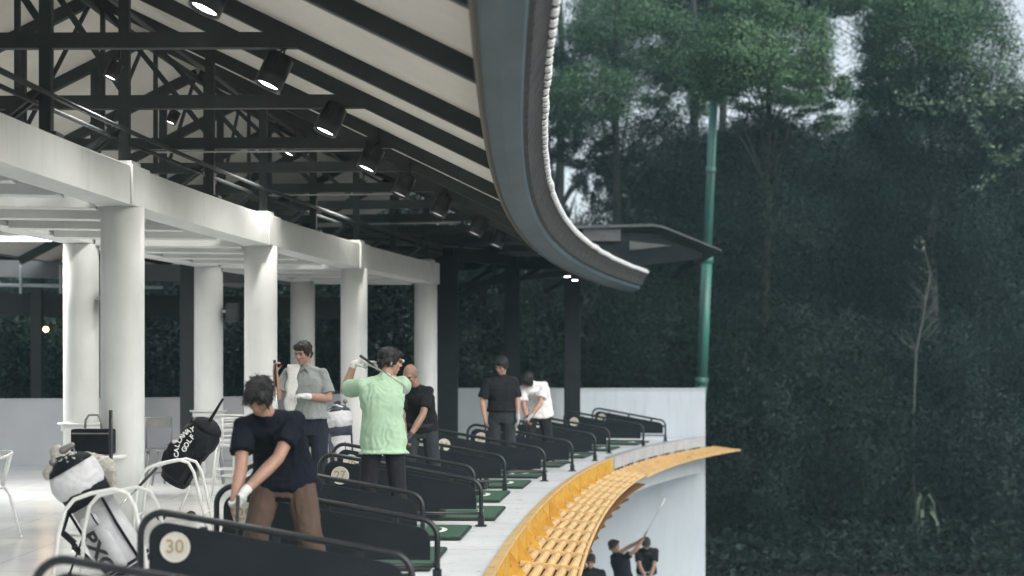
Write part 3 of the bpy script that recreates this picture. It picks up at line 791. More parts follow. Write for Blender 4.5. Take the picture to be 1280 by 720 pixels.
# ------------------------------------------------------------------ people
def remesh(mb, name, m, parent, vox, smooth=4, wr=0.0, wf=7.0, wst=(1, 1, 1), seed=0.0, off=(0, 0, 0)):
    """fuse overlapping closed shapes into one continuous surface, soften it, add cloth folds"""
    o = mb.build(name, None, None, fix=False)
    md = o.modifiers.new('r', 'REMESH'); md.mode = 'VOXEL'; md.voxel_size = vox; md.use_smooth_shade = True
    if smooth:
        ms = o.modifiers.new('s', 'SMOOTH'); ms.factor = .5; ms.iterations = smooth
    dg = bpy.context.evaluated_depsgraph_get()
    me = bpy.data.meshes.new_from_object(o.evaluated_get(dg)); me.name = name
    old = o.data; bpy.data.objects.remove(o); bpy.data.meshes.remove(old)
    if wr:
        n_ = len(me.vertices); co = np.zeros(n_*3, np.float32); no = np.zeros(n_*3, np.float32)
        me.vertices.foreach_get('co', co); me.vertex_normals.foreach_get('vector', no)
        co = co.reshape(-1, 3); no = no.reshape(-1, 3); amp = np.zeros(n_, np.float32)
        o1, o2, o3 = V((7, 3, 1)), V((1, 9, 4)), V((3, 3, 3))
        for i, c in enumerate(co.tolist()):
            p = V((c[0]*wf*wst[0] + seed, c[1]*wf*wst[1], c[2]*wf*wst[2]))
            q = p + V((noise.noise(p*.7), noise.noise(p*.7 + o1), noise.noise(p*.7 + o2)))*.8
            amp[i] = wr*(.55*noise.noise(q) + .55*(1 - abs(noise.noise(q*1.6 + o3))*2))
        me.vertices.foreach_set('co', (co + no*amp[:, None]).ravel()); me.update()
    for p in me.polygons: p.use_smooth = True
    me.materials.append(m)
    n = bpy.data.objects.new(name, me); n.parent = parent
    return link(n)

def ring(c, right, fwd, rw, rf, n=20, sq=2.3):
    out = []
    for j in range(n):
        a = 2*PI*j/n; ca, sa = math.cos(a), math.sin(a)
        k = (abs(ca)**sq + abs(sa)**sq)**(-1/sq)
        out.append(c + right*(rw*k*ca) + fwd*(rf*k*sa))
    return out

class Fig:
    """a posed human figure; joints in local coordinates (x right, y away from the viewer, z up)"""
    def __init__(s, label, loc, J, face, up=(0, 0, 1), scale=1.0, skin=None, sleeve=.62, vox=.009, group=None, hands=None, build=1.0):
        s.t = thing('person', label, 'person', loc, 0, group); s.J = {k: V(v) for k, v in J.items()}
        s.f = V(face).normalized(); u = V(up); s.u = (u - s.f*u.dot(s.f)).normalized(); s.r = s.f.cross(s.u)
        s.skin = skin or SKIN; s.vox = vox; s.sleeve = sleeve; s.b = build
        s.H = Matrix((s.r, s.f, s.u)).transposed()      # head axes: x right, y forward, z up
        J = s.J
        s.tr = (J['shR'] - J['shL']).normalized()       # L/R named as seen in the picture: L = left in the picture
        s.hr = (J['hipR'] - J['hipL']).normalized()
        s.hands = hands or {}
    def hp(s, x, y, z): return s.J['head'] + s.H @ V((x, y, z))
    def torso_rings(s, g):
        J = s.J; pel = (J['hipL'] + J['hipR'])/2; ch = (J['shL'] + J['shR'])/2; b = s.b
        ax = (ch - pel).normalized()
        def fr(r): 
            f = ax.cross(r).normalized(); return f
        def mixr(u): return (s.hr.lerp(s.tr, u)).normalized()
        L = (ch - pel).length
        bow = J.get('bow', V((0, 0, 0)))
        out = []
        for u, w, d in ((-.16, .150, .105), (0.0, .172, .122), (.22, .160, .115), (.42, .150, .108), (.62, .165, .118), (.80, .178, .120), (.92, .165, .104), (1.0, .12, .085), (1.06, .07, .06)):
            r = mixr(min(max(u, 0), 1)); f = fr(r)
            c = pel.lerp(ch, u) + bow*(4*u*(1-u) if 0 < u < 1 else 0)
            out.append((u, c, r, f, (w + g)*b, (d + g)*b))
        return out
    def body(s):
        J = s.J; b = MB()
        R = s.torso_rings(-.012)
        b.rings([ring(c, r, f, w, d) for u, c, r, f, w, d in R])
        # neck and head
        b.capsule(J['neck'], s.hp(0, -.025, -.06), .058, .054)
        ch = (J['shL'] + J['shR'])/2
        b.capsule(ch.lerp(J['neck'], .3), J['neck'], .066, .058)
        for k in ('shL', 'shR'): b.capsule(ch.lerp(J['neck'], .55), J[k].lerp(ch, .12), .055, .045)
        b.ball(s.hp(0, -.012, .035), (.074, .094, .085), s.H)
        b.ball(s.hp(0, .022, -.035), (.061, .068, .080), s.H)
        b.ball(s.hp(0, .048, -.088), (.034, .032, .028), s.H)          # chin
        b.capsule(s.hp(0, .085, .022), s.hp(0, .104, -.022), .010, .015)  # nose
        b.ball(s.hp(0, .103, -.026), (.018, .013, .011), s.H)
        b.ball(s.hp(0, .078, .030), (.058, .022, .012), s.H)            # brow
        b.ball(s.hp(0, .082, -.060), (.026, .014, .012), s.H)           # lips
        for sx in (-1, 1):
            b.ball(s.hp(.074*sx, -.012, -.008), (.012, .022, .033), s.H)
            b.ball(s.hp(.040*sx, .062, -.022), (.024, .024, .022), s.H)
        for a, e, w_ in (('shL', 'elL', 'wrL'), ('shR', 'elR', 'wrR')):
            b.capsule(J[a], J[e], .054, .042); b.capsule(J[e], J[e].lerp(J[w_], .35), .043, .045); b.capsule(J[e].lerp(J[w_], .35), J[w_], .045, .029)
        for h, k, a in (('hipL', 'knL', 'anL'), ('hipR', 'knR', 'anR')):
            b.capsule(J[h], J[k], .088, .056); b.capsule(J[k], J[k].lerp(J[a], .35), .056, .058); b.capsule(J[k].lerp(J[a], .35), J[a], .058, .038)
        for side in ('L', 'R'):
            if s.hands.get(side, {}).get('glove') is None: s.hand(b, side)
        return remesh(b, 'body', s.skin, s.t, s.vox, 3)
    def hand(s, b, side, g=0.0):
        J = s.J; w = J['wr'+side]; d = s.hands.get(side, {})
        fd = V(d.get('dir', (w - J['el'+side]))).normalized()
        pn = V(d.get('palm', (0, -1, 0))); pn = (pn - fd*pn.dot(fd)).normalized()     # palm faces pn
        x = fd.cross(pn).normalized(); curl = d.get('curl', .9); th = d.get('thumb', 1)
        c = w + fd*.045
        M = Matrix((x, pn, fd)).transposed()
        b.capsule(w - fd*.01, w + fd*.03, .027+g, .03+g)
        b.ball(c + fd*.008, (.040+g, .017+g, .05), M)
        for i, (o, ln) in enumerate(((-.031, .066), (-.0105, .075), (.0105, .071), (.031, .055))):
            p = w + fd*.088 + x*o*.95*th; dr = fd + x*o*2.2*th
            a = 0
            for q, (fr, rr) in enumerate(((.45, .0088), (.32, .0080), (.25, .0070))):
                a += curl*(.55 if q == 0 else .75)
                dd = (dr*math.cos(a) + pn*math.sin(a)).normalized()
                p2 = p + dd*ln*fr*1.08
                b.capsule(p, p2, rr+g, rr*.92+g, 8, 2); p = p2
        p = w + fd*.025 - x*.030*th; p2 = p + (fd*.6 - x*.75*th + pn*.3).normalized()*.034; p3 = p2 + (fd*.9 + pn*.45*(.5+curl)).normalized()*.03; p4 = p3 + (fd*.8 + pn*.5*(.5+curl) + x*.2*th).normalized()*.025
        b.capsule(p, p2, .013+g, .0115+g, 8, 2); b.capsule(p2, p3, .0112+g, .0098+g, 8, 2); b.capsule(p3, p4, .0098+g, .008+g, 8, 2)
    def glove(s, side, m):
        b = MB(); s.hand(b, side, .0025); J = s.J; w = J['wr'+side]; e = J['el'+side]
        b.capsule(w.lerp(e, .11), w, .034, .033)
        remesh(b, 'glove', m, s.t, min(.007, s.vox), 1)
    def shirt(s, m, hem=-.05, wr=.007, loose=.016, name='tee_shirt', slv=None, flare=.0, seed=0.):
        J = s.J; b = MB(); slv = s.sleeve if slv is None else slv
        R = s.torso_rings(loose)
        lo = [q for q in R if q[0] > hem + .02 and q[0] < 1.09]
        pel = (J['hipL'] + J['hipR'])/2; ch = (J['shL'] + J['shR'])/2
        u, c, r, f, w, d = R[1]
        c0 = pel.lerp(ch, hem)
        rr = [ring(c0, r, f, w + flare, d + flare), ring(c0.lerp(lo[0][1], .3), r, f, w + flare*.8, d + flare*.8)]
        for q in lo:
            k = flare*max(0, .5 - q[0])
            rr.append(ring(q[1], q[2], q[3], q[4] + k, q[5] + k))
        b.rings(rr)
        for a, e in (('shL', 'elL'), ('shR', 'elR')):
            q = J[a].lerp(J[e], slv); ax = (J[e]-J[a]).normalized()
            b.ball(J[a], .054*s.b + loose*.3)
            b.capsule(ch.lerp(J['neck'], .62), J[a].lerp(ch, .1) + V((0, 0, .004)), .058, .048 + loose*.3)
            b.capsule(pel.lerp(ch, .8).lerp(J[a], .45), J[a].lerp(J[e], .15), .080, .050+loose*.4)
            x, y, z = frame_from(ax)
            R2 = []
            for k_, rad in ((0, .052+loose*.4), (.35, .055+loose*.6), (1, .058+loose*.9)):
                cc = J[a].lerp(q, k_)
                R2.append([cc + (x*math.cos(2*PI*j/16) + y*math.sin(2*PI*j/16))*rad for j in range(16)])
            b.rings(R2)
        b.capsule(ch - (ch-pel).normalized()*.03, ch.lerp(J['neck'], .80), .098, .066)
        return remesh(b, name, m, s.t, min(s.vox, .010), 4, wr, 8.5, (1, 1, .8), seed)
    def trousers(s, m, wr=.006, loose=.018, to=1.0, name='trousers', waist=.16, seed=3.):
        J = s.J; b = MB()
        R = s.torso_rings(loose*.3)
        pel = (J['hipL'] + J['hipR'])/2; ch = (J['shL'] + J['shR'])/2
        q = R[1]; c1 = pel.lerp(ch, waist)
        dn = (J['knL'] + J['knR'])/2 - pel; dn.normalize()
        b.rings([ring(pel + dn*.11, q[2], q[3], q[4]*.88, q[5]*.76), ring(pel, q[2], q[3], q[4]*.97, q[5]*.95), ring(c1, q[2], q[3], q[4]*.95, q[5]*.97)])
        for h, k, a in (('hipL', 'knL', 'anL'), ('hipR', 'knR', 'anR')):
            b.capsule(J[h].lerp(J[k], .06), J[k], .084+loose*.6, .060+loose)
            if to > .5:
                e = J[k].lerp(J[a], (to-.5)*2)
                x, y, z = frame_from(e - J[k])
                b.ball(J[k], .060+loose)
                b.rings([[cc + (x*math.cos(2*PI*j/16) + y*math.sin(2*PI*j/16))*rad for j in range(16)] for cc, rad in ((J[k], .060+loose), (J[k].lerp(e, .5), .060+loose), (e, .056+loose*1.1))])
        return remesh(b, name, m, s.t, min(s.vox, .010), 4, wr, 7.0, (1, 1, .55), seed)
    def shoes(s, m, dirL=(0, -1, 0), dirR=(0, -1, 0)):
        for a, d in (('anL', dirL), ('anR', dirR)):
            d = V(d).normalized(); p = s.J[a]; g = V((p.x, p.y, 0))
            b = MB(); b.capsule(g + d*-.05 + V((0, 0, .045)), g + d*.14 + V((0, 0, .035)), .044, .036); b.capsule(p + V((0, 0, -.03)), g + V((0, 0, .05)), .05, .05)
            b.box(g + d*.045 + V((0, 0, .014)), (.09, .27, .026), math.atan2(d.y, d.x) - PI/2)
            remesh(b, 'shoe', m, s.t, .012, 2)
    def hair(s, m, style='short', seed=1.):
        b = MB()
        if style == 'mop':
            b.ball(s.hp(0, -.020, .046), (.084, .102, .086), s.H)
            b.ball(s.hp(0, .056, .076), (.070, .042, .038), s.H)
            b.ball(s.hp(-.035, .084, .055), (.045, .022, .036), s.H); b.ball(s.hp(.030, .085, .058), (.042, .022, .032), s.H)
            for sx in (-1, 1): b.ball(s.hp(.066*sx, .005, .012), (.022, .058, .052), s.H)
            b.ball(s.hp(0, -.085, -.01), (.075, .038, .065), s.H)
        elif style == 'cap':
            b.ball(s.hp(0, -.016, .055), (.088, .106, .082), s.H)
            for sx in (-1, 1): b.ball(s.hp(.066*sx, -.02, .008), (.020, .055, .045), s.H)
            b.ball(s.hp(0, -.082, -.015), (.066, .032, .055), s.H); b.ball(s.hp(0, .068, .078), (.066, .032, .03), s.H)
        elif style == 'short':
            b.ball(s.hp(0, -.018, .050), (.083, .100, .082), s.H)
            b.ball(s.hp(0, .062, .088), (.062, .035, .030), s.H)
            for sx in (-1, 1): b.ball(s.hp(.066*sx, -.012, .018), (.017, .048, .042), s.H)
            b.ball(s.hp(0, -.080, -.015), (.062, .030, .05), s.H)
        elif style == 'balding':
            for sx in (-1, 1): b.ball(s.hp(.064*sx, -.03, .015), (.016, .055, .034), s.H)
            b.ball(s.hp(0, -.085, .005), (.062, .024, .042), s.H)
        o = remesh(b, 'hair', m, s.t, min(s.vox, .008), 1, (.011 if style == 'mop' else .007) if style != 'balding' else .002, 34, (1, 1, .55), seed)
        if style == 'balding': return o
        rr = random.Random(int(seed*10)); me = o.data; nv = len(me.vertices); mb = MB()
        for _ in range({'mop': 620, 'cap': 380, 'short': 380}[style]):
            v = me.vertices[rr.randrange(nv)]; p0 = v.co.copy(); lo = s.H.transposed() @ (p0 - s.J['head'])
            if lo.y > .06 and lo.z < .045: continue
            nr = s.H.transposed() @ v.normal
            dn = V((lo.x*2.5 + rr.uniform(-.5, .5), (.8 if lo.y > -.02 else -.5) + rr.uniform(-.4, .4), -1.0))
            dn = (dn - nr*dn.dot(nr))
            if dn.length < .05: continue
            dn.normalize(); l = rr.uniform(.025, .055) * (1.25 if style == 'mop' else .8)
            up = rr.uniform(.0, .26)
            q1 = lo + (dn + nr*up).normalized()*l*.5; q2 = q1 + (dn + nr*(up*.3 - .1)).normalized()*l*.5
            P = [s.J['head'] + s.H @ V(z) for z in (lo - nr*.004, q1, q2)]
            mb.tube(P, [.0046, .0034, .0006], 4, cap=False)
        mb.build('hair_strands', m, o, fix=False)
        return o
    def features(s, glasses=False):
        for sx in (-1, 1):
            e = MB(); e.ball(s.hp(.031*sx, .0835, .006), (.0125, .007, .006), s.H, 10, 6); e.build('eye', EYE, s.t)
            e = MB(); e.capsule(s.hp(.014*sx, .0985, .026), s.hp(.047*sx, .089, .027), .0048, .0035, 8, 2); e.build('eyebrow', HAIR, s.t)
        e = MB(); e.capsule(s.hp(-.020, .092, -.058), s.hp(.020, .092, -.058), .0055, .0055, 8, 2); e.build('mouth', LIP, s.t)

def club(label, grip, tip, headdir, loc, l=1.08, grp='golf clubs', wood=False):
    """grip end and direction towards the tip, world coordinates"""
    g = V(grip); d = (V(tip) - g).normalized(); e = g + d*l
    t = thing('golf_club', label, 'golf club', g, 0, None)
    m = MB(g); m.tube([g, g + d*.27], [.0145, .0105], 10); m.build('grip', GRIP, t)
    m = MB(g); m.tube([g + d*.27, e], [.0065, .0055], 8); m.build('shaft', CHROME, t)
    h = V(headdir).normalized(); m = MB(g)
    if wood:
        m.capsule(e, e + h*.07, .03, .04)
    else:
        u = d.cross(h).normalized()
        m.prism([e - d*.03 - u*.007, e - d*.005 - u*.009, e + h*.08 + d*.012 - u*.011, e + h*.085 - d*.045 - u*.006], u*.018)
    m.build('club_head', CHROME if not wood else BLACK, t)
    return t

# 1 -- man in front, dark tee, brown trousers, striking
F = Fig('man in dark navy tee and brown trousers bent over his swing, blurred hands low', (-1.62, 10.9, .006),
    dict(head=(-.05, -.335, 1.335), neck=(-.015, -.235, 1.222), shL=(-.185, -.17, 1.135), shR=(.165, -.13, 1.175),
         elL=(-.172, -.30, .875), elR=(.075, -.33, .93), wrL=(-.195, -.44, .655), wrR=(-.125, -.47, .715),
         hipL=(-.03, .06, .80), hipR=(.16, .06, .80), knL=(-.115, -.03, .43), knR=(.235, -.03, .43), anL=(-.15, .08, .07), anR=(.29, .08, .07), bow=(0, .05, .03)),
    (-.12, -.78, -.62), (0, -.6, .8), vox=.0075, sleeve=.66, hands={'L': dict(dir=(-.02, -.25, -1), palm=(.9, .3, 0), curl=1.2, thumb=1), 'R': dict(dir=(-.45, -.2, -.8), palm=(-.6, .4, .1), curl=1.2, thumb=-1, glove=1)}, build=1.02)
F.body(); F.shirt(NAVYTEE, hem=-.27, wr=.010, loose=.026, flare=.034, seed=2); F.trousers(BROWNTR, loose=.028, wr=.009, waist=.06); F.hair(HAIR, 'mop'); F.features(); F.glove('R', GLOVE); F.shoes(SHOE, (-.3, -1, 0), (.4, -1, 0))
club('golf club held low by the man in brown trousers', (-1.78, 10.40, .70), (-1.75, 10.05, 0), (-.3, -.5, -.1), None, .82)

# 2 -- man in mint tee at the top of the backswing, seen from behind
F = Fig('man in mint green tee and black trousers at the top of his backswing', (-1.20, 14.6, .006),
    dict(head=(.085, .07, 1.585), neck=(.05, .03, 1.455), shL=(-.165, -.02, 1.365), shR=(.185, .10, 1.375),
         elL=(-.345, .20, 1.325), elR=(.17, .36, 1.36), wrL=(-.265, .20, 1.565), wrR=(-.06, .27, 1.555),
         hipL=(-.07, 0, .86), hipR=(.12, .05, .86), knL=(-.11, -.01, .47), knR=(.15, .04, .47), anL=(-.13, .04, .07), anR=(.19, .08, .07), bow=(0, -.03, 0)),
    (.93, .35, -.12), (0, 0, 1), vox=.0075, sleeve=.72, hands={'L': dict(dir=(.75, .1, .35), palm=(.3, .6, -.8), curl=1.3, glove=1), 'R': dict(dir=(-.9, -.3, .25), palm=(0, -.5, -.8), curl=1.3, thumb=-1, glove=1)}, build=1.0)
F.body(); F.shirt(MINT, hem=-.22, wr=.013, loose=.032, flare=.028, seed=9); F.trousers(BLACKTR, loose=.02); F.hair(HAIR, 'cap'); F.features(); F.glove('L', GLOVE); F.glove('R', GLOVE); F.shoes(SHOE, (.6, .8, 0), (.7, .6, 0))
m = MB(); m.ball(F.hp(.0, .112, .022), (.05, .016, .016), F.H); m.build('visor_tip', GLOVE, F.t)
club('golf club held behind the neck by the man in mint green', (-1.40, 14.80, 1.645), (-.92, 14.0, 1.36), (0, -.5, -.6), None, .95)

# 3 -- man in grey polo with a towel
F = Fig('man in grey polo with a white towel over his shoulder, holding up a club grip', (-2.14, 17.0, .006),
    dict(head=(-.075, -.04, 1.685), neck=(-.05, .0, 1.555), shL=(-.235, .0, 1.47), shR=(.125, .0, 1.465),
         elL=(-.325, -.12, 1.235), elR=(.20, -.05, 1.21), wrL=(-.345, -.20, 1.475), wrR=(-.005, -.25, 1.235),
         hipL=(-.10, .02, .93), hipR=(.09, .02, .93), knL=(-.11, 0, .50), knR=(.10, 0, .50), anL=(-.12, .03, .07), anR=(.12, .03, .07)),
    (-.45, -.85, -.22), (0, 0, 1), vox=.009, sleeve=.75, hands={'L': dict(dir=(0, -.1, 1), palm=(.8, -.4, 0), curl=1.2, thumb=-1), 'R': dict(dir=(-1, -.1, .12), palm=(0, .3, -1), curl=1.0, glove=1)}, build=1.05)
F.body(); F.shirt(GREYPOLO, hem=.13, wr=.009, loose=.026, name='polo_shirt', slv=.8, flare=.012, seed=4); F.trousers(NAVYTR, loose=.024, waist=.2); F.hair(HAIRB, 'short'); F.features(); F.glove('R', GLOVE); F.shoes(SHOE)
m = MB()
for sx in (-1, 1): m.prism([V((-.05, -.105, 1.535)), V((-.05+.07*sx, -.07, 1.545)), V((-.05+.045*sx, -.115, 1.475))], (0, .012, 0))
m.build('collar', GREYPOLO, F.t)
m = MB(); m.tube([V((-.005 + .165*math.cos(a*PI/10), .02 + .125*math.sin(a*PI/10), 1.055)) for a in range(20)], .018, 6, close=True); m.build('belt', BLACK, F.t)
m = MB(); R = []
for i in range(15):
    u = i/14
    z = .575 - .515*u; yy = -.115 - .035*math.sin(u*2.2); x0 = -.165 - .035*u
    if i == 0: z, yy = .545, .05
    if i == 1: z, yy = .575, -.04
    w_ = .058 + .012*math.sin(i*1.3)
    R.append([V((x0-w_, yy, z)), V((x0-w_*.4, yy-.014-.006*math.sin(i), z)), V((x0+w_*.3, yy-.004, z)), V((x0+w_, yy-.012, z)), V((x0+w_, yy+.004, z)), V((x0+w_*.3, yy+.012, z)), V((x0-w_*.4, yy+.002, z)), V((x0-w_, yy+.014, z))])
m.rings(R); t = m.build('towel', TOWEL); t.location = (-2.14, 16.985, 1.0); tag(t, 'long white towel hanging over the shoulder of the man in grey polo', 'towel', kind='thing')
club('golf club held upright in the raised hand of the man in grey polo', (-2.49, 16.78, 1.62), (-2.40, 16.72, .3), (-1, -.2, 0), None, 1.0)

# 4 -- balding man in black
F = Fig('balding man in black tee and dark trousers leaning forward behind the mint shirt', (-1.10, 18.8, .006),
    dict(head=(-.085, -.26, 1.455), neck=(-.03, -.18, 1.335), shL=(-.20, -.12, 1.235), shR=(.125, -.08, 1.26),
         elL=(-.18, -.27, .96), elR=(.065, -.26, .985), wrL=(-.13, -.40, .74), wrR=(-.075, -.40, .745),
         hipL=(-.06, .08, .85), hipR=(.12, .08, .85), knL=(-.11, 0, .46), knR=(.17, 0, .46), anL=(-.14, .08, .07), anR=(.22, .08, .07), bow=(.02, .05, .02)),
    (-.30, -.80, -.5), (0, -.4, .9), vox=.010, sleeve=.72, skin=SKIN2, hands={'L': dict(palm=(.9, .2, 0), curl=1.2), 'R': dict(palm=(-.9, .2, 0), curl=1.2, thumb=-1, glove=1)}, build=1.05)
F.body(); F.shirt(BLACKTEE, hem=-.06, wr=.007, flare=.01, seed=6); F.trousers(CHARTR, loose=.026); F.hair(HAIRG, 'balding'); F.features(); F.glove('R', GLOVEB); F.shoes(SHOE)

# 5 -- man in black at the far tees
F = Fig('man in charcoal tee and dark trousers standing with arms hanging at the far tees', (-.15, 22.8, .006),
    dict(head=(.0, -.06, 1.565), neck=(.0, -.01, 1.44), shL=(-.190, -.06, 1.335), shR=(.175, .07, 1.35),
         elL=(-.275, -.08, 1.07), elR=(.225, .04, 1.08), wrL=(-.235, -.20, .835), wrR=(.235, -.06, .845),
         hipL=(-.09, .02, .87), hipR=(.10, .02, .87), knL=(-.11, 0, .47), knR=(.12, 0, .47), anL=(-.13, .03, .07), anR=(.14, .03, .07)),
    (-.45, -.75, -.42), (0.05, -.2, 1), vox=.011, sleeve=.85, hands={'L': dict(palm=(1, 0, 0), curl=.6), 'R': dict(palm=(-1, 0, 0), curl=.7, thumb=-1, glove=1)}, build=1.08)
F.body(); F.shirt(CHARTEE, hem=.10, wr=.008, loose=.026, seed=8, slv=.85); F.trousers(CHARTR, loose=.03, waist=.22); F.hair(HAIR, 'cap'); F.features(); F.glove('R', mat('grey_glove', (.35, .36, .38), .6)); F.shoes(SHOE)
club('golf club held down along the left side of the man in charcoal tee', (-.385, 22.68, .80), (-.33, 22.60, 0), (-.5, -.8, 0), None, .80)

# 6 -- man in white tee bending
F = Fig('man in white tee and black trousers bending over his club by the far dark post', (.36, 25.3, .006),
    dict(head=(-.12, -.32, 1.345), neck=(-.075, -.225, 1.315), shL=(-.215, -.16, 1.19), shR=(.14, -.11, 1.26),
         elL=(-.17, -.28, .93), elR=(.075, -.26, .98), wrL=(-.125, -.38, .755), wrR=(-.07, -.38, .79),
         hipL=(-.03, .08, .86), hipR=(.15, .10, .86), knL=(-.09, 0, .46), knR=(.20, 0, .46), anL=(-.12, .08, .07), anR=(.24, .08, .07), bow=(.03, .06, .08)),
    (-.3, -.55, -.78), (0, -.7, .6), vox=.011, sleeve=.7, hands={'L': dict(palm=(.9, .2, 0), curl=1.2), 'R': dict(palm=(-.9, .2, 0), curl=1.2, thumb=-1, glove=1)}, build=1.1)
F.body(); F.shirt(WHITETEE, hem=-.08, wr=.010, loose=.03, flare=.02, seed=12); F.trousers(BLACKTR, loose=.024); F.hair(HAIR, 'mop'); F.features(); F.glove('R', mat('grey_glove', (.35, .36, .38), .6)); F.shoes(SHOE)
club('golf club gripped by the bending man in white tee', (.24, 24.90, .81), (.16, 24.72, 0), (-.5, -.5, 0), None, .80)

# lower floor
LZ = -3.5
F = Fig('dark haired man in black tee on the lower floor nearest the tile eave', (1.42, 29.0, LZ),
    dict(head=(0, -.06, 1.555), neck=(0, 0, 1.43), shL=(-.19, 0, 1.335), shR=(.21, 0, 1.335), elL=(-.25, -.1, 1.06), elR=(.26, -.1, 1.06), wrL=(-.1, -.28, .9), wrR=(.05, -.28, .9),
         hipL=(-.09, .02, .87), hipR=(.1, .02, .87), knL=(-.11, 0, .47), knR=(.12, 0, .47), anL=(-.13, .03, .07), anR=(.14, .03, .07)),
    (-.1, -.9, -.42), (0, 0, 1), vox=.012, build=1.1)
F.body(); F.shirt(BLACKTEE, hem=-.05, seed=1, loose=.024); F.trousers(BLACKTR); F.hair(HAIR, 'cap'); F.features(); F.shoes(SHOE)
m = MB(); m.box((.09, -.155, 1.19), (.05, .006, .03)); m.build('chest_print', WMARK, F.t)
F = Fig('lower floor man in navy tee with arms raised, swinging a club upward', (2.13, 31.5, LZ),
    dict(head=(-.115, -.02, 1.545), neck=(-.10, .02, 1.425), shL=(-.13, .08, 1.315), shR=(.09, -.10, 1.335), elL=(.13, .03, 1.50), elR=(.28, -.16, 1.47), wrL=(.36, -.06, 1.64), wrR=(.42, -.12, 1.67),
         hipL=(-.01, .06, .88), hipR=(.17, -.02, .88), knL=(0, 0, .47), knR=(.2, 0, .47), anL=(0, .05, .07), anR=(.24, .03, .07)),
    (.75, -.3, .1), (-.3, 0, 1), vox=.012, sleeve=.5, skin=SKIN2, hands={'L': dict(dir=(.6, 0, .7), palm=(.7, 0, -.6), curl=1.2), 'R': dict(dir=(.6, 0, .7), palm=(-.7, 0, .6), curl=1.2, thumb=-1)}, build=1.05)
F.body(); F.shirt(NAVYTEE, hem=-.1, seed=3, loose=.022); F.trousers(NAVYTR); F.hair(HAIR, 'cap'); F.features(); F.shoes(SHOE)
club('golf club pointing up to the right in the hands of the lower floor player', (2.52, 31.38, LZ+1.62), (3.0, 31.3, LZ+2.50), (-.8, 0, .5), None, 1.02)
F = Fig('man in black tee and pale blue shorts bending at the right on the lower floor', (2.77, 33.0, LZ),
    dict(head=(-.03, -.3, 1.46), neck=(-.01, -.2, 1.375), shL=(-.19, -.12, 1.27), shR=(.18, -.12, 1.29), elL=(-.15, -.26, .98), elR=(.13, -.26, .98), wrL=(-.03, -.38, .76), wrR=(.02, -.38, .74),
         hipL=(-.09, .06, .84), hipR=(.11, .06, .84), knL=(-.13, -.03, .45), knR=(.15, -.03, .45), anL=(-.15, .05, .07), anR=(.18, .05, .07), bow=(0, .05, .04)),
    (-.05, -.6, -.75), (0, -.7, .6), vox=.012, skin=SKIN2, hands={'L': dict(palm=(.9, .2, 0), curl=1.2), 'R': dict(palm=(-.9, .2, 0), curl=1.2, thumb=-1)}, build=1.1)
F.body(); F.shirt(BLACKTEE, hem=-.02, seed=5, loose=.026); F.trousers(PALESH, loose=.03, to=.62, name='shorts'); F.hair(HAIR, 'cap'); F.features(); F.shoes(SHOE)
# ------------------------------------------------------------------ golf bags, chairs and the lounge
def oriented(o, axis, xh):
    x, y, z = frame_from(axis, xh); M = Matrix((x, y, z)).transposed().to_4x4(); M.translation = V(o); return M

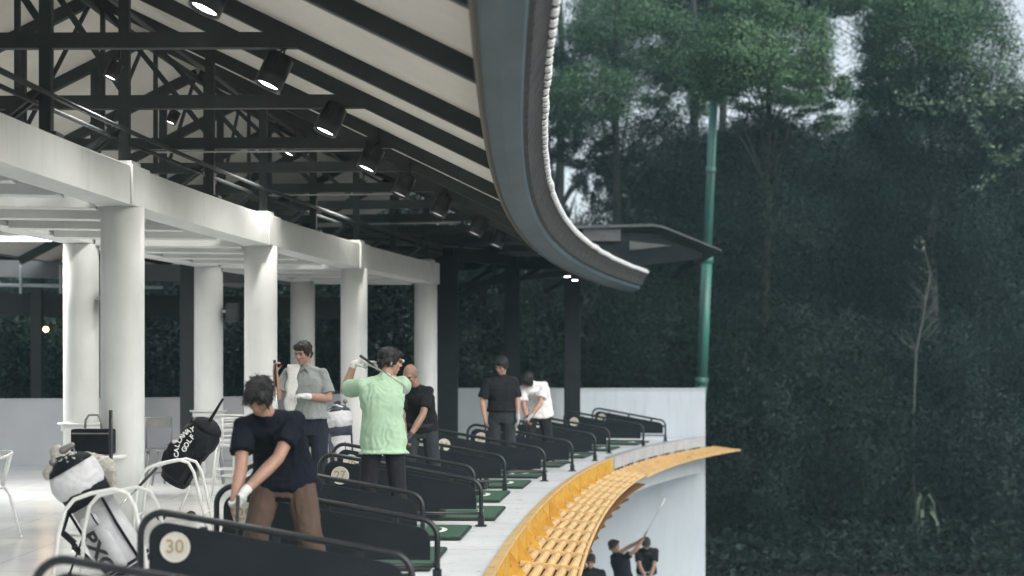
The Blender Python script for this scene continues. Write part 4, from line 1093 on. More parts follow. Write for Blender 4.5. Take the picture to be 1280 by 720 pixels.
def stand_bag(label, base, axis, front, fab, fab2, text=None, tmat=None, L=.86, r=.125, rain=True, legs=True, clubs=5, seed=1):
    """axis: from the bottom to the mouth; front: side that carries the pockets (faces the viewer)"""
    t = thing('golf_bag', label, 'golf bag', base)
    ax = V(axis).normalized(); fr = V(front); fr = (fr - ax*fr.dot(ax)).normalized(); sd = ax.cross(fr).normalized()
    P = lambda a, f, s_: ax*a + fr*f + sd*s_
    rr = random.Random(seed)
    def el(a, rw, rf, of=0.0, n=24):
        return [P(a, of + rf*math.sin(2*PI*j/n), rw*math.cos(2*PI*j/n)) for j in range(n)]
    m = MB(); m.rings([el(0, r*.88, r*.88), el(.03, r*1.02, r*1.02), el(.3, r*.94, r*.96), el(.6, r*.96, r*.98), el(L-.12, r*1.0, r*1.0)]); m.build('bag_body', fab, t, fix=False)
    m = MB(); m.rings([el(-.012, r*.92, r*.92), el(.05, r*1.05, r*1.05), el(.06, r*1.04, r*1.04)]); m.build('bag_base', fab2, t)
    m = MB(); m.rings([el(L-.13, r*1.03, r*1.03), el(L-.02, r*1.10, r*1.10), el(L, r*1.06, r*1.06), el(L-.012, r*.95, r*.95), el(L-.12, r*.9, r*.9)]); m.build('mouth_collar', fab2, t)
    # pockets
    for a0, a1, w_, f0, d_ in ((.05, .37, r*.72, r*.80, .085), (.40, L-.18, r*.5, r*.80, .045)):
        m = MB(); prof = [(a0, .6), (a0+.03, .95), ((a0+a1)/2, 1.05), (a1-.04, .85), (a1, .4)]
        m.rings([[P(a, f0 + d_*k*(.5+.5*math.sin(2*PI*j/18)), w_*min(1, k+.15)*math.cos(2*PI*j/18)) for j in range(18)] for a, k in prof])
        m.build('pocket', fab, t)
        if text and a0 < .1: continue
        m = MB(); m.tube([P(a0 + (a1-a0)*u, f0 + d_*(.75+.2*math.sin(PI*u)), w_*.78*(1 if u < 1 else 1)) for u in (.08, .3, .6, .9)], .0055, 5); m.build('zip', fab2, t)
    for s_ in (-1, 1):
        m = MB(); m.tube([P(.05, r*.5, s_*r*.93), P(.35, r*.55, s_*r*.93), P(.62, r*.5, s_*r*.96), P(L-.1, r*.35, s_*r*1.0)], .011, 6); m.build('trim_strip', fab2, t)
    # strap
    m = MB(); pts = [P(L-.1, r*.6, -r*.85), P(L-.2, r*1.75, -r*.9), P(L-.32, r*1.8, -r*.6), P(.36, r*1.5, -r*.95), P(.2, r*1.0, -r*1.0)]
    for a, b in zip(pts[:-1], pts[1:]): m.bar(a, b, .045, .016, fr)
    m.build('strap', fab2, t)
    if rain:   # padded hood over the club heads
        m = MB(); m.rings([el(L-.03, r*1.08, r*1.08), el(L+.05, r*1.2, r*1.18, .01), el(L+.13, r*1.15, r*1.12, .0), el(L+.20, r*.9, r*.9, -.01), el(L+.25, r*.4, r*.45, -.02)])
        ho = remesh(m, 'hood', fab, t, .012, 4, .014, 9)
        m = MB(); m.rings([el(L+.165, r*1.08, r*1.08, -.004), el(L+.20, r*.98, r*.98, -.01), el(L+.235, r*.66, r*.68, -.016), el(L+.262, r*.25, r*.3, -.02)]); m.build('hood_end', fab2, ho)
    for i in range(clubs):
        a = 2*PI*i/clubs; c0 = P(L-.05, .05*math.sin(a), .06*math.cos(a)); c1 = c0 + ax*rr.uniform(.22, .36) + sd*rr.uniform(-.06, .06)
        m = MB(); m.tube([c0, c1], .006, 6); q = c1 + sd*rr.uniform(-.07, .07) + fr*.04; m.capsule(c1, q, .022, .03); m.build('club', BLACK if i % 2 else GREYM, t)
    if legs:
        for s_ in (-1, 1):
            top = P(L-.14, -r*.9, s_*.05); g = V((top.x + s_*.10 + ax.x*.12, top.y + .16*s_, -V(base).z + .01))
            m = MB(); m.tube([top, g], .008, 6); m.ball(g, .016, seg=8, k=6); m.build('stand_leg', fab2, t)
    if text:
        for (txt, size, a, s_, f_, fx) in text:
            # letters read along the side of the bag facing the viewer
            x, y, z = -ax, fr.cross(-ax), fr
            M = Matrix((x, z.cross(x), z)).transposed().to_4x4(); M.translation = P(a, f_, s_)
            me = text_mesh(txt, size, 'lettering', tmat, t, M, .004, fx, .035)
    return t

# white bag leaning at the left, lettering on its pocket
b0 = stand_bag('white and black golf stand bag with bold black letters on its pocket', (-2.83, 11.9, .05), (-.46, -.10, .80), (-.35, -1, -.12), BAGW, BAGK,
          [('PXG', .155, .235, .0, .25, 1.1)], LOGOK, L=.70, r=.165, seed=2)
stand_bag('black golf bag with white curved lettering leaning beside the big front column', (-3.36, 15.9, .42), (.52, -.12, .80), (-.15, -1, .05), BAGK, BAGK,
          None, WMARK, L=.46, r=.152, rain=True, legs=False, clubs=0, seed=3)
# white lettering of the black bag, arched
bb = [o for o in SC.objects if o.get('label', '').startswith('black golf bag with white curved')][0]
ax = V((.52, -.12, .80)).normalized(); fr = V((-.15, -1, .05)); fr = (fr - ax*fr.dot(ax)).normalized(); sd = ax.cross(fr)
xd = ax; yd = fr.cross(ax)*-1
def arc_text(s, size, R, a_c, off, fd=.19):
    n = len(s)
    for i, ch in enumerate(s):
        u = (i - (n-1)/2)
        th = u*size*.70/R
        x, z = ax.copy(), fr.copy(); y = z.cross(x)
        xr = x*math.cos(th) - y*math.sin(th); yr = x*math.sin(th) + y*math.cos(th)
        p = ax*a_c + y*(off) + x*(R*math.sin(th)) + y*(R*(math.cos(th)-1)) + fr*fd
        M = Matrix((xr, yr, z)).transposed().to_4x4(); M.translation = p
        text_mesh(ch, size, 'lettering', WMARK, bb, M, .004, 1.0, .02)
arc_text('CALLAWAY', .066, .24, .455, .085, .262)
m = MB(); m.tube([ax*.58 + fr*.03, ax*.98 + fr*.05], [.022, .012], 8); m.build('umbrella_tip', BAGK, bb)
arc_text('GOLF', .07, .5, .47, .0, .262)
stand_bag('white and navy golf bag standing behind the man in grey polo', (-1.98, 19.0, .02), (-.10, .12, 1), (.1, -1, 0), BAGW, BAGN, None, None, L=.84, r=.14, rain=True, clubs=4, seed=6)
# black leaning bag low behind the brown trousers
stand_bag('black golf bag lying back behind the number 29 partition', (-2.30, 13.2, .12), (.34, .1, .62), (-.2, -1, 0), BAGK, BAGK, None, None, L=.62, r=.12, rain=True, legs=False, clubs=0, seed=8)

# clubs leaning left of the column and cloth on the bag
club('long golf club leaning across in front of the big column', (-3.0, 13.5, .69), (-3.5, 12.9, .06), (-.3, -.3, -.1), None, .98)
t = thing('black_pole', 'thin black upright pole standing at the left of the big front column', 'pole', (-3.56, 14.2, 0))
m = MB(); m.cyl((0, 0, .01), (0, 0, 1.16), .018); m.build('shaft', BLACK, t)
m = MB(); m.cyl((0, 0, .004), (0, 0, .03), .11, seg=24); m.build('foot_plate', BLACK, t)
def lump(name, label, cat, loc, balls, m_, wr=.012, f=12, part='cloth'):
    b = MB()
    for c, r in balls: b.ball(c, r)
    t = remesh(b, name, m_, None, .012, 2, wr, f); t.location = loc; return tag(t, label, cat, kind='thing')
lump('headcover', 'fluffy beige and grey club headcovers behind the hood of the white bag', 'headcover', (-3.50, 12.3, .78), [((0, 0, .09), (.05, .04, .07)), ((.08, .02, .06), (.045, .04, .05)), ((-.07, 0, -.06), (.035, .035, .05)), ((.03, 0, .02), (.05, .04, .06)), ((-.03, 0, -.03), (.04, .035, .05))], BEIGE, .016, 22)
lump('crumpled_towel', 'crumpled pale towel lying over the right side of the white bag hood', 'towel', (-3.12, 12.1, .80), [((0, 0, .02), (.09, .08, .05)), ((.07, 0, -.03), (.06, .06, .08)), ((.09, .02, -.11), (.035, .05, .07)), ((-.08, .02, .05), (.07, .06, .04))], BEIGE, .018, 16)
# black handbag on a table behind
tb = thing('lounge_table', 'white round lounge table carrying the black handbag', 'table', (-3.84, 14.75, .004))
m = MB(); m.cyl((0, 0, .70), (0, 0, .735), .30, seg=36); m.build('table_top', CHAIRW, tb)
m = MB(); m.cyl((0, 0, .02), (0, 0, .70), .035); m.build('stem', CHAIRW, tb)
m = MB(); m.cyl((0, 0, 0), (0, 0, .02), .24, seg=30); m.build('foot_plate', CHAIRW, tb)
hb = thing('handbag', 'black square handbag with a looped grey handle beside the first back column', 'bag', (-3.82, 14.6, .74))
m = MB(); m.box((0, 0, .125), (.38, .15, .23)); m.build('bag_body', BAGK, hb, .02)
m = MB(); m.tube([V((-.075, 0, .245)), V((-.07, 0, .32)), V((-.04, 0, .365)), V((.04, 0, .365)), V((.07, 0, .32)), V((.075, 0, .245))], .011, 6); m.build('handle', mat('grey_strap', (.25, .25, .24), .7), hb)
m = MB(); m.box((0, -.078, .20), (.36, .008, .012)); m.build('zip', GREYM, hb)

def tube_chair(label, loc, rz, high=.44, arms=True, group='white bent tube chairs'):
    t = thing('tube_chair', label, 'chair', loc, rz, group)
    m = MB(); R = [[V((.22*math.cos(2*PI*j/20)*s, .21*math.sin(2*PI*j/20)*s, z)) for j in range(20)] for s, z in ((.9, high-.012), (1, high), (1, high+.014), (.93, high+.02))]
    m.rings(R); m.build('seat', CHAIRW, t)
    for sx in (-1, 1):
        for sy in (-1, 1):
            m = MB(); m.tube([V((.16*sx, .15*sy, high)), V((.19*sx, .18*sy, high-.06)), V((.27*sx, .25*sy, .012))], .0125, 8); m.ball((.27*sx, .25*sy, .014), .017, seg=8, k=6); m.build('leg', CHAIRW, t)
    k = 12
    m = MB(); pts = []
    for i in range(k+1):
        a = PI*i/k
        pts.append(V((.27*math.cos(a), .02 + .25*math.sin(a), high + .27 + .05*math.sin(a))))
    pts = [V((.22, -.20, high-.02)), V((.265, -.17, high+.17))] + pts + [V((-.265, -.17, high+.17)), V((-.22, -.20, high-.02))]
    m.tube(pts, .0125, 8); m.build('arm_loop', CHAIRW, t)
    m = MB()
    for i in range(1, 6):
        a = PI*(.22 + .56*(i-1)/4)
        m.tube([V((.20*math.cos(a), .19*math.sin(a), high)), V((.27*math.cos(a), .02+.25*math.sin(a), high+.27+.05*math.sin(a)))], .007, 6)
    m.build('back_spindles', CHAIRW, t)
    return t
def bag_rack(label, loc, rz):
    t = thing('bag_rack', label, 'bag rack', loc, rz, 'white tube bag racks')
    for yy, dx, hh in ((-.14, 0, .70), (.16, .10, .69)):
        pts = [V((-.33+dx, yy*1.5, .012)), V((-.29+dx, yy*1.1, .40)), V((-.25+dx, yy, .56)), V((-.19+dx, yy, .63)), V((-.08+dx, yy, hh-.03)), V((.08+dx, yy, hh)), V((.17+dx, yy, hh-.03)), V((.22+dx, yy, hh-.12)), V((.27+dx, yy*1.1, .36)), V((.34+dx, yy*1.5, .012))]
        m = MB(); m.tube(pts, .0145, 8); m.build('arch', CHAIRW, t)
    for sx, z in ((-.31, .2), (.30, .2)):
        m = MB(); m.tube([V((sx, -.19, z)), V((sx+.10, .20, z))], .011, 6); m.build('cross_bar', CHAIRW, t)
bag_rack('white bent tube rack with rounded arches in front of the white bag', (-2.80, 11.05, .005), .05)
bag_rack('white tube rack showing slanted legs right of the big front column', (-3.14, 14.6, .005), .3)
tube_chair('white bent tube chair farthest left, behind the white bag', (-4.78, 14.4, .005), -.8, .45)
def slat_stool(label, loc, rz):
    t = thing('slatted_chair', label, 'chair', loc, rz, 'white slatted high chairs')
    m = MB(); m.cyl((0, 0, .60), (0, 0, .625), .19, seg=24); m.build('seat', CHAIRW, t)
    for sx in (-1, 1):
        for sy in (-1, 1):
            m = MB(); m.tube([V((.13*sx, .13*sy, .60)), V((.20*sx, .20*sy, .01))], .011, 6); m.build('leg', CHAIRW, t)
    m = MB(); m.tube([V((.165*math.cos(a*PI/9), .165*math.sin(a*PI/9), .25)) for a in range(18)], .009, 6, close=True); m.build('foot_ring', CHAIRW, t)
    m = MB()
    for z in (.72, .79, .86, .93): m.tube([V((.19*math.cos(PI*i/8), .17*math.sin(PI*i/8), z)) for i in range(9)], .011, 6)
    for sx in (-1, 1): m.tube([V((.19*sx, 0, .62)), V((.195*sx, 0, .94))], .011, 6)
    m.build('slat_back', CHAIRW, t)
slat_stool('white slatted high chair beside the second front column, left one', (-3.62, 20.4, .005), .2)
slat_stool('white slatted high chair behind the man in dark navy tee', (-3.30, 19.1, .005), -.5)
def metal_stool(label, loc, rz):
    t = thing('metal_stool', label, 'stool', loc, rz, 'grey metal stools at the lounge table')
    m = MB(); m.box((0, 0, .455), (.30, .30, .02)); m.build('seat', GREYM, t, .008)
    for sx in (-1, 1):
        for sy in (-1, 1):
            m = MB(); m.bar((.12*sx, .12*sy, .448), (.18*sx, .18*sy, .004), .026, .02); m.build('leg', GREYM, t)
    m = MB()
    for sx in (-1, 1): m.bar((.16*sx, -.155, .16), (.16*sx, .155, .16), .012, .018)
    m.build('rung', GREYM, t)
metal_stool('grey metal stool right of the black lettered bag, by the white table', (-4.02, 21.3, .005), .15)
metal_stool('grey metal stool half hidden behind the black lettered bag', (-4.48, 21.0, .005), -.25)
metal_stool('grey metal stool under the far lounge table', (-4.70, 22.6, .005), .5)
tb = thing('lounge_table', 'low white round table beside the grey metal stools', 'table', (-4.25, 22.0, .004))
m = MB(); m.cyl((0, 0, .52), (0, 0, .55), .42, seg=36); m.build('table_top', CHAIRW, tb)
m = MB(); m.cyl((0, 0, .02), (0, 0, .52), .035); m.build('stem', CHAIRW, tb)
m = MB(); m.cyl((0, 0, 0), (0, 0, .02), .22, seg=30); m.build('foot_plate', CHAIRW, tb)
t = thing('grey_chair', 'grey chair whose square backrest shows left of the black lettered bag', 'chair', (-4.75, 21.6, .004), .3)
m = MB(); m.box((0, 0, .44), (.40, .40, .03)); m.build('seat', GREYM, t, .01)
m = MB(); m.tube([V((-.17, .19, .45)), V((-.17, .25, .86)), V((.17, .25, .86)), V((.17, .19, .45))], .014, 6); m.bar((-.17, .245, .78), (.17, .245, .78), .015, .12); m.build('backrest', GREYM, t)
for sx in (-1, 1):
    for sy in (-1, 1):
        m = MB(); m.tube([V((.16*sx, .16*sy, .43)), V((.19*sx, .19*sy, .0))], .013, 6); m.build('leg', GREYM, t)
t = thing('curved_handle', 'white curved trolley handle below the black lettered bag', 'trolley', (-3.28, 16.1, .0))
m = MB(); m.tube([V((.02, 0, .78)), V((.11, 0, .70)), V((.14, 0, .60)), V((.10, 0, .52)), V((.04, 0, .50))], .018, 8); m.tube([V((.04, 0, .50)), V((.02, 0, .30)), V((-.10, 0, .02))], .012, 6); m.build('handle', CHAIRW, t)
m = MB(); m.tube([V((-.25, -.02, .05)), V((-.25, .02, .05))], .05, 16); m.tube([V((.05, -.02, .05)), V((.05, .02, .05))], .05, 16); m.bar((-.25, 0, .05), (.05, 0, .05), .02, .02); m.build('wheels', BLACK, t)
def shelfring(x, y, z, label):
    t = thing('column_shelf', label, 'shelf', (x, y, z), group='small round shelves on the back columns')
    m = MB(); m.tube([V((0, 0, 0)), V((0, 0, .02))], .275, 32); m.build('shelf_board', WHITE, t)
    m = MB(); m.cyl((0, 0, -.08), (0, 0, 0), .235, seg=28); m.build('collar', WHITE, t)
shelfring(FROW(19.6)-BX, 19.3, .86, 'round white shelf around the first back column above the handbag')
shelfring(FROW(23.95)-BX, 23.65, .90, 'round white shelf around the middle back column by the lettered bag')
# ------------------------------------------------------------------ trees
LF_DARK = leafmat('leaf_dark_shaded', (.013, .026, .025), (.021, .042, .038), (.034, .060, .050))  # dark leaf, the deep shade of the wood put into its colour
LF_MID = leafmat('leaf_mid_lit', (.052, .120, .072), (.105, .215, .118), (.18, .325, .17))
LF_LIGHT = leafmat('leaf_light_lit', (.090, .180, .100), (.150, .285, .150), (.22, .39, .20))  # lighter leaf, skylight on the crown tops put into its colour
LF_BLUE = leafmat('leaf_bluish_veil', (.016, .031, .033), (.026, .048, .048), (.042, .073, .068))  # bluish leaf, the veil of haze put into its colour
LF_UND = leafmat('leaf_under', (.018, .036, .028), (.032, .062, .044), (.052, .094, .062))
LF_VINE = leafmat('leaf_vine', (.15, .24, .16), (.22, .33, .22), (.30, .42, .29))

def leaf_mesh(name, C, size, m, rg, droop=.3, aspect=.5, NR=None):
    """one mesh of many small folded leaves at the centres C (n,3)"""
    n = len(C)
    sz = size*(.65 + .7*rg.random(n))[:, None]
    d = rg.normal(size=(n, 3)); d[:, 2] = d[:, 2]*.6 - droop; d /= np.linalg.norm(d, axis=1)[:, None]
    e = rg.normal(size=(n, 3)); e -= d*(e*d).sum(1)[:, None]; e /= np.linalg.norm(e, axis=1)[:, None]
    u = np.cross(d, e)
    a = C - d*sz*.5; b = C + e*sz*aspect*.5 + u*sz*.08; c = C + d*sz*.5; f = C - e*sz*aspect*.5 + u*sz*.08
    co = np.stack([a, b, c, f], 1).reshape(-1, 3).astype(np.float32)
    me = bpy.data.meshes.new(name)
    me.vertices.add(4*n); me.vertices.foreach_set('co', co.ravel())
    me.loops.add(4*n); me.loops.foreach_set('vertex_index', np.arange(4*n, dtype=np.int32))
    me.polygons.add(n); me.polygons.foreach_set('loop_start', np.arange(0, 4*n, 4, dtype=np.int32))
    me.polygons.foreach_set('loop_total', np.full(n, 4, dtype=np.int32))
    me.update(calc_edges=True)
    at = me.attributes.new('leafrand', 'FLOAT', 'FACE'); at.data.foreach_set('value', rg.random(n).astype(np.float32))
    if NR is None: NR = rg.normal(size=(n, 3)); NR[:, 2] += 1.0
    q = NR + rg.normal(size=(n, 3))*.24; q /= np.linalg.norm(q, axis=1)[:, None]
    me.polygons.foreach_set('use_smooth', np.ones(n, bool))
    me.normals_split_custom_set(np.repeat(q, 4, 0).astype(np.float32))
    me.materials.append(m)
    return me

def clump_points(rg, c, r, n, K=None, hollow=.55):
    """leaves in sub-clumps that fill an ellipsoid, more towards its shell"""
    K = K or max(8, int(n/260))
    v = rg.normal(size=(K, 3)); v /= np.linalg.norm(v, axis=1)[:, None]
    rad = (hollow + (1-hollow)*rg.random(K)**.6)[:, None]
    cc = v*rad
    idx = rg.integers(0, K, n)
    s = (.13 + .12*rg.random(K))[idx][:, None]
    p = cc[idx] + rg.normal(size=(n, 3))*s*np.array([1, 1, .75])
    off = (p - cc[idx]); off /= np.linalg.norm(off, axis=1)[:, None] + 1e-6
    out = p/(np.linalg.norm(p, axis=1)[:, None] + 1e-6)
    nr = off*.75 + out*.6 + np.array([0, 0, .25]); nr /= np.linalg.norm(nr, axis=1)[:, None]
    return np.concatenate([np.array(c) + p*np.array(r), nr], 1)

LEAFK, DENS = .47, 3.3
def tree(name, label, cat, base, top, clumps, m, seed, leaf=.2, trunk_r=.2, group=None, lean=(0, 0), limbs=True, droop=.3, low=None, lowm=None):
    """clumps: (dx, dy, z, rx, ry, rz, n) relative to the base, z above the base"""
    rg = np.random.default_rng(seed); rr = random.Random(seed)
    t = thing(name, label, cat, base, 0, group)
    tr = MB(); pts = []; rads = []
    nn = 9
    for i in range(nn+1):
        u = i/nn
        pts.append(V((lean[0]*u*u + .25*noise.noise(V((u*3, seed*1.7, 0))), lean[1]*u*u + .25*noise.noise(V((u*3, 5, seed))), top*u)))
        rads.append(trunk_r*(1.15 - .8*u))
    tr.tube(pts, rads, 9)
    for (dx, dy, z, rx, ry, rz, n) in clumps if limbs else ():
        for q in range(3):
            k = min(nn-1, max(2, int(nn*(z - rz*1.2)/top) + rr.choice((-1, 0, 0))))
            p = pts[k]; e = V((dx + rx*rr.uniform(-.6, .6), dy + ry*rr.uniform(-.6, .6), z + rz*rr.uniform(-.4, .6)))
            mid_ = p.lerp(e, .5) + V((rr.uniform(-.4, .4), rr.uniform(-.4, .4), .3))
            r0 = rads[k]*.32
            tr.tube([p, p.lerp(mid_, .5) + V((0, 0, .1)), mid_, e], [r0, r0*.75, r0*.5, r0*.15], 6)
    tr.build('trunk', BARK, t, fix=False)
    C = np.concatenate([clump_points(rg, (dx, dy, z), (rx, ry, rz), int(n*DENS)) for (dx, dy, z, rx, ry, rz, n) in clumps])
    me = leaf_mesh('crown', C[:, :3], leaf*LEAFK, m, rg, droop, NR=C[:, 3:])
    o = bpy.data.objects.new('crown', me); o.parent = t; link(o)
    if low:  # lower leaves in a darker material, shade below the crown painted in
        C = np.concatenate([clump_points(rg, (dx, dy, z), (rx, ry, rz), int(n*DENS)) for (dx, dy, z, rx, ry, rz, n) in low])
        o = bpy.data.objects.new('lower_foliage', leaf_mesh('lower_foliage', C[:, :3], leaf*LEAFK, lowm, rg, droop, NR=C[:, 3:])); o.parent = t; link(o)
    return t

def pxw(px, py, d):       # helper used only while choosing heights: depth -> metres
    return ((px-640)*d/2000, 1.52 + (462-py)*d/2000)

G_ = -3.6
def tr_at(name, label, px, d, tops, m, seed, **k):
    """tops: list of (px, py, rpx_x, rpx_z, n) crown clumps as seen, turned into metres at the tree's own depth"""
    bx = (px-640)*d/2000
    def conv(tt):
        cl = []
        for (cx, cy, ax, az, n, dd) in tt:
            x, z = pxw(cx, cy, d+dd)
            sx = ax*(d+dd)/2000; sz = az*(d+dd)/2000
            cl.append((x-bx, dd, z-G_, sx, (sx+sz)*.5*.9, sz, n))
        return cl
    cl = conv(tops)
    if k.get('low'): k['low'] = conv(k['low'])
    top = max(c[2] for c in cl)
    return tree(name, label, k.pop('cat', 'tree'), (bx, d, G_), top, cl, m, seed, **k)

# front rank: crown tops in lighter leaves, skylight put into the colour
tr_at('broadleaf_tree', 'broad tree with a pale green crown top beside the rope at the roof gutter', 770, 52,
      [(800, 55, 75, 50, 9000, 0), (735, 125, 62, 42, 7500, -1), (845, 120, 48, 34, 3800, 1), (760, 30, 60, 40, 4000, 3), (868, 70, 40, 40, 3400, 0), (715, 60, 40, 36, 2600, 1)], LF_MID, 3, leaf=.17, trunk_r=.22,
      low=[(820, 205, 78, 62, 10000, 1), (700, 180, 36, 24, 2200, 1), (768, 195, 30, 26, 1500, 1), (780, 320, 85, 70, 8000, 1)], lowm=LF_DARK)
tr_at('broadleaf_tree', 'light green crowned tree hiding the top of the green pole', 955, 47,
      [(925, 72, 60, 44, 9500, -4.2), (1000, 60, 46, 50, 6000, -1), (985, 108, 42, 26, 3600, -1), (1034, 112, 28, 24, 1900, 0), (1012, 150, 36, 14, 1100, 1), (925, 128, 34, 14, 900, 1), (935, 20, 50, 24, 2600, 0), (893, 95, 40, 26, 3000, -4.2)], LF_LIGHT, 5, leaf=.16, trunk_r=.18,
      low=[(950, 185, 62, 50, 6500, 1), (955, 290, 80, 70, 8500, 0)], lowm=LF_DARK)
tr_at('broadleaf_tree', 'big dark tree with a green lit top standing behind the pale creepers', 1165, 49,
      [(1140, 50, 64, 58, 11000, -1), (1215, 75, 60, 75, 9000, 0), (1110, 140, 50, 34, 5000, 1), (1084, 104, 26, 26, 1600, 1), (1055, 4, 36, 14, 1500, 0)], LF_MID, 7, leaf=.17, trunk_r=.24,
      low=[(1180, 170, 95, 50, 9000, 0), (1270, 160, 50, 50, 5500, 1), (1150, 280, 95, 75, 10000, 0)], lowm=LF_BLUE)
# dark second rank
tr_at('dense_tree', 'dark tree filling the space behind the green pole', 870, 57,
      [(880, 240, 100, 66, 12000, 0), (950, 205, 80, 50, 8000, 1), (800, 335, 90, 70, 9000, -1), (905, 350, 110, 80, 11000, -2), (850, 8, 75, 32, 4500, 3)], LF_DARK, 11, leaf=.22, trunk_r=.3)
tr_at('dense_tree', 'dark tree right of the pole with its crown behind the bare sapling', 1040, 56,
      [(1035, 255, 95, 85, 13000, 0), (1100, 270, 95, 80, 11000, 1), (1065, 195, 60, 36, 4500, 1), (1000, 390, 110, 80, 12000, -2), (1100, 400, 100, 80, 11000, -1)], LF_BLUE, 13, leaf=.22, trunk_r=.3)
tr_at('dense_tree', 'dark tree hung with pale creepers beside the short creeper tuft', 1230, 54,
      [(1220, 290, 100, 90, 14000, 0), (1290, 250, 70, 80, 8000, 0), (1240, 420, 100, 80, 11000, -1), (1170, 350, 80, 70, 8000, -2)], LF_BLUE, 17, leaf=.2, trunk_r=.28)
# back rank closing the wood
k = 0
for px, lab, tops in ((700, 'distant dark tree seen between the rope and the pole', [(690, 105, 42, 48, 3800, 0), (640, 345, 110, 70, 8000, 0), (780, 370, 130, 75, 8500, 0), (790, -10, 70, 40, 4500, 1), (692, 245, 22, 40, 900, 0), (775, 235, 26, 40, 1200, 0), (738, 200, 40, 16, 700, 0), (722, 238, 12, 30, 320, 0), (752, 245, 14, 26, 320, 0)]),
                      (900, 'distant dark tree whose top closes the sky between the pale crowns', [(880, 8, 95, 36, 7000, 0), (960, -8, 80, 34, 5000, 0), (890, 235, 95, 60, 8000, 1), (970, 300, 120, 85, 9500, 0), (850, 430, 150, 90, 9000, 0)]),
                      (1100, 'distant dark tree standing tallest behind the lit green top', [(1010, 2, 50, 22, 2300, 0), (1160, 0, 88, 45, 6000, 0), (1150, 200, 95, 80, 9000, 0), (1050, 335, 130, 90, 9000, 0), (1110, 460, 140, 90, 9000, 0)]),
                      (1290, 'distant dark tree rising behind the hook of falling creeper', [(1300, 210, 90, 100, 9000, 0), (1280, 380, 120, 120, 9500, 0)])):
    tr_at('forest_tree', lab, px, 66, tops, LF_DARK, 23+k, leaf=.28, trunk_r=.3, group='tall dark trees at the back of the wood'); k += 1
# understorey: tall shrubs along the foot of the wood
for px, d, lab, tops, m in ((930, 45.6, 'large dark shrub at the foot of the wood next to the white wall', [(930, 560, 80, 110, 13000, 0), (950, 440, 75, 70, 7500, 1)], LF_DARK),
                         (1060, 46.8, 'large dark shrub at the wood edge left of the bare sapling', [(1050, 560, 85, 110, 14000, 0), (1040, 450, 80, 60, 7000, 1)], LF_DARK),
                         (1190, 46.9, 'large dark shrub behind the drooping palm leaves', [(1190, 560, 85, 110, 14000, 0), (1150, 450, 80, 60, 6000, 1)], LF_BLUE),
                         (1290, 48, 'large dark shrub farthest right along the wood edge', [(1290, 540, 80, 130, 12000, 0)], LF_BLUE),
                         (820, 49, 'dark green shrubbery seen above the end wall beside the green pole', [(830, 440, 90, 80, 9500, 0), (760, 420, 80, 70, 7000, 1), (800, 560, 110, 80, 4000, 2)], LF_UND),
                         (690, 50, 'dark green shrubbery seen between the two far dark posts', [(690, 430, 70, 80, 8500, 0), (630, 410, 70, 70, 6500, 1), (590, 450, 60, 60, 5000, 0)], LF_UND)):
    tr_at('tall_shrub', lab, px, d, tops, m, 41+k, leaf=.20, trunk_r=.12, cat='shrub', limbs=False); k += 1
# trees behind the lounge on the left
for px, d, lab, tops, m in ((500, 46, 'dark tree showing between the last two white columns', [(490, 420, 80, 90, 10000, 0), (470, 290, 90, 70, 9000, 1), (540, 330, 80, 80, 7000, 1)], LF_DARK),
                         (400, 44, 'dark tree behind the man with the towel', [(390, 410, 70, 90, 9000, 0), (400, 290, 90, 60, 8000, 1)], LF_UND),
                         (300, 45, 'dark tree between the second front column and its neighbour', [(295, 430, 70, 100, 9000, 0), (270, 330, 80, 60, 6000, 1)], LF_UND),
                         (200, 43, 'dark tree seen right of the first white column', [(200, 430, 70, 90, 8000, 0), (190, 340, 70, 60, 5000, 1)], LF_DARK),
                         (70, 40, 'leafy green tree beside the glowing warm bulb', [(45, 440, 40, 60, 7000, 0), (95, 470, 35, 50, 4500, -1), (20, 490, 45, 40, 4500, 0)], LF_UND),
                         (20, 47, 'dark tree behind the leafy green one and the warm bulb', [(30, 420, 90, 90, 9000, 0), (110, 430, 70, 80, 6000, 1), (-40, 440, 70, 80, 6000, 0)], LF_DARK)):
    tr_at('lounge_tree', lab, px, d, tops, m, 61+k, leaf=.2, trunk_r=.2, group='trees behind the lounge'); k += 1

# a far belt of forest that closes the gaps low down
rg = np.random.default_rng(99)
C = np.concatenate([clump_points(rg, (x, 78+3*math.sin(x), 1.6+1.2*math.sin(x*.7)), (5.5, 3, 5.6), 5200) for x in np.arange(-34, 36, 5.0)])
o = bpy.data.objects.new('distant_wood', leaf_mesh('distant_wood', C[:, :3], .42, LF_DARK, rg, NR=C[:, 3:])); link(o)
tag(o, 'far dark wood closing the view behind the trees', 'wood', kind='stuff')

# creepers, bare sapling and drooping leaves on the wood's edge
def creeper(label, pts, n, d, spread, size=.13):
    rg = np.random.default_rng(len(label))
    P = [V((*[(px-640)*d/2000, d + .5*math.sin(px*.05)], 1.52+(462-py)*d/2000)) for px, py in pts]
    t = thing('creeper', label, 'creeper', P[0])
    st = MB(P[0]); st.tube(P, .016, 5); st.build('stem', BARK, t, fix=False)
    C = []
    for a, b in zip(P[:-1], P[1:]):
        for _ in range(max(3, int(n*(b-a).length))):
            q = a.lerp(b, rg.random()); C.append([q.x+rg.normal()*spread, q.y+rg.normal()*spread-.1, q.z+rg.normal()*spread - abs(rg.normal())*spread*.6])
    o = bpy.data.objects.new('leaves', leaf_mesh('leaves', np.array(C)-np.array(P[0]), size, LF_VINE, rg, .6)); o.parent = t; link(o)
creeper('pale creeper strung sideways across the upper right trees, then falling', [(1120, 122), (1150, 125), (1180, 128), (1215, 124), (1250, 120), (1282, 118)], 95, 45.0, .15)
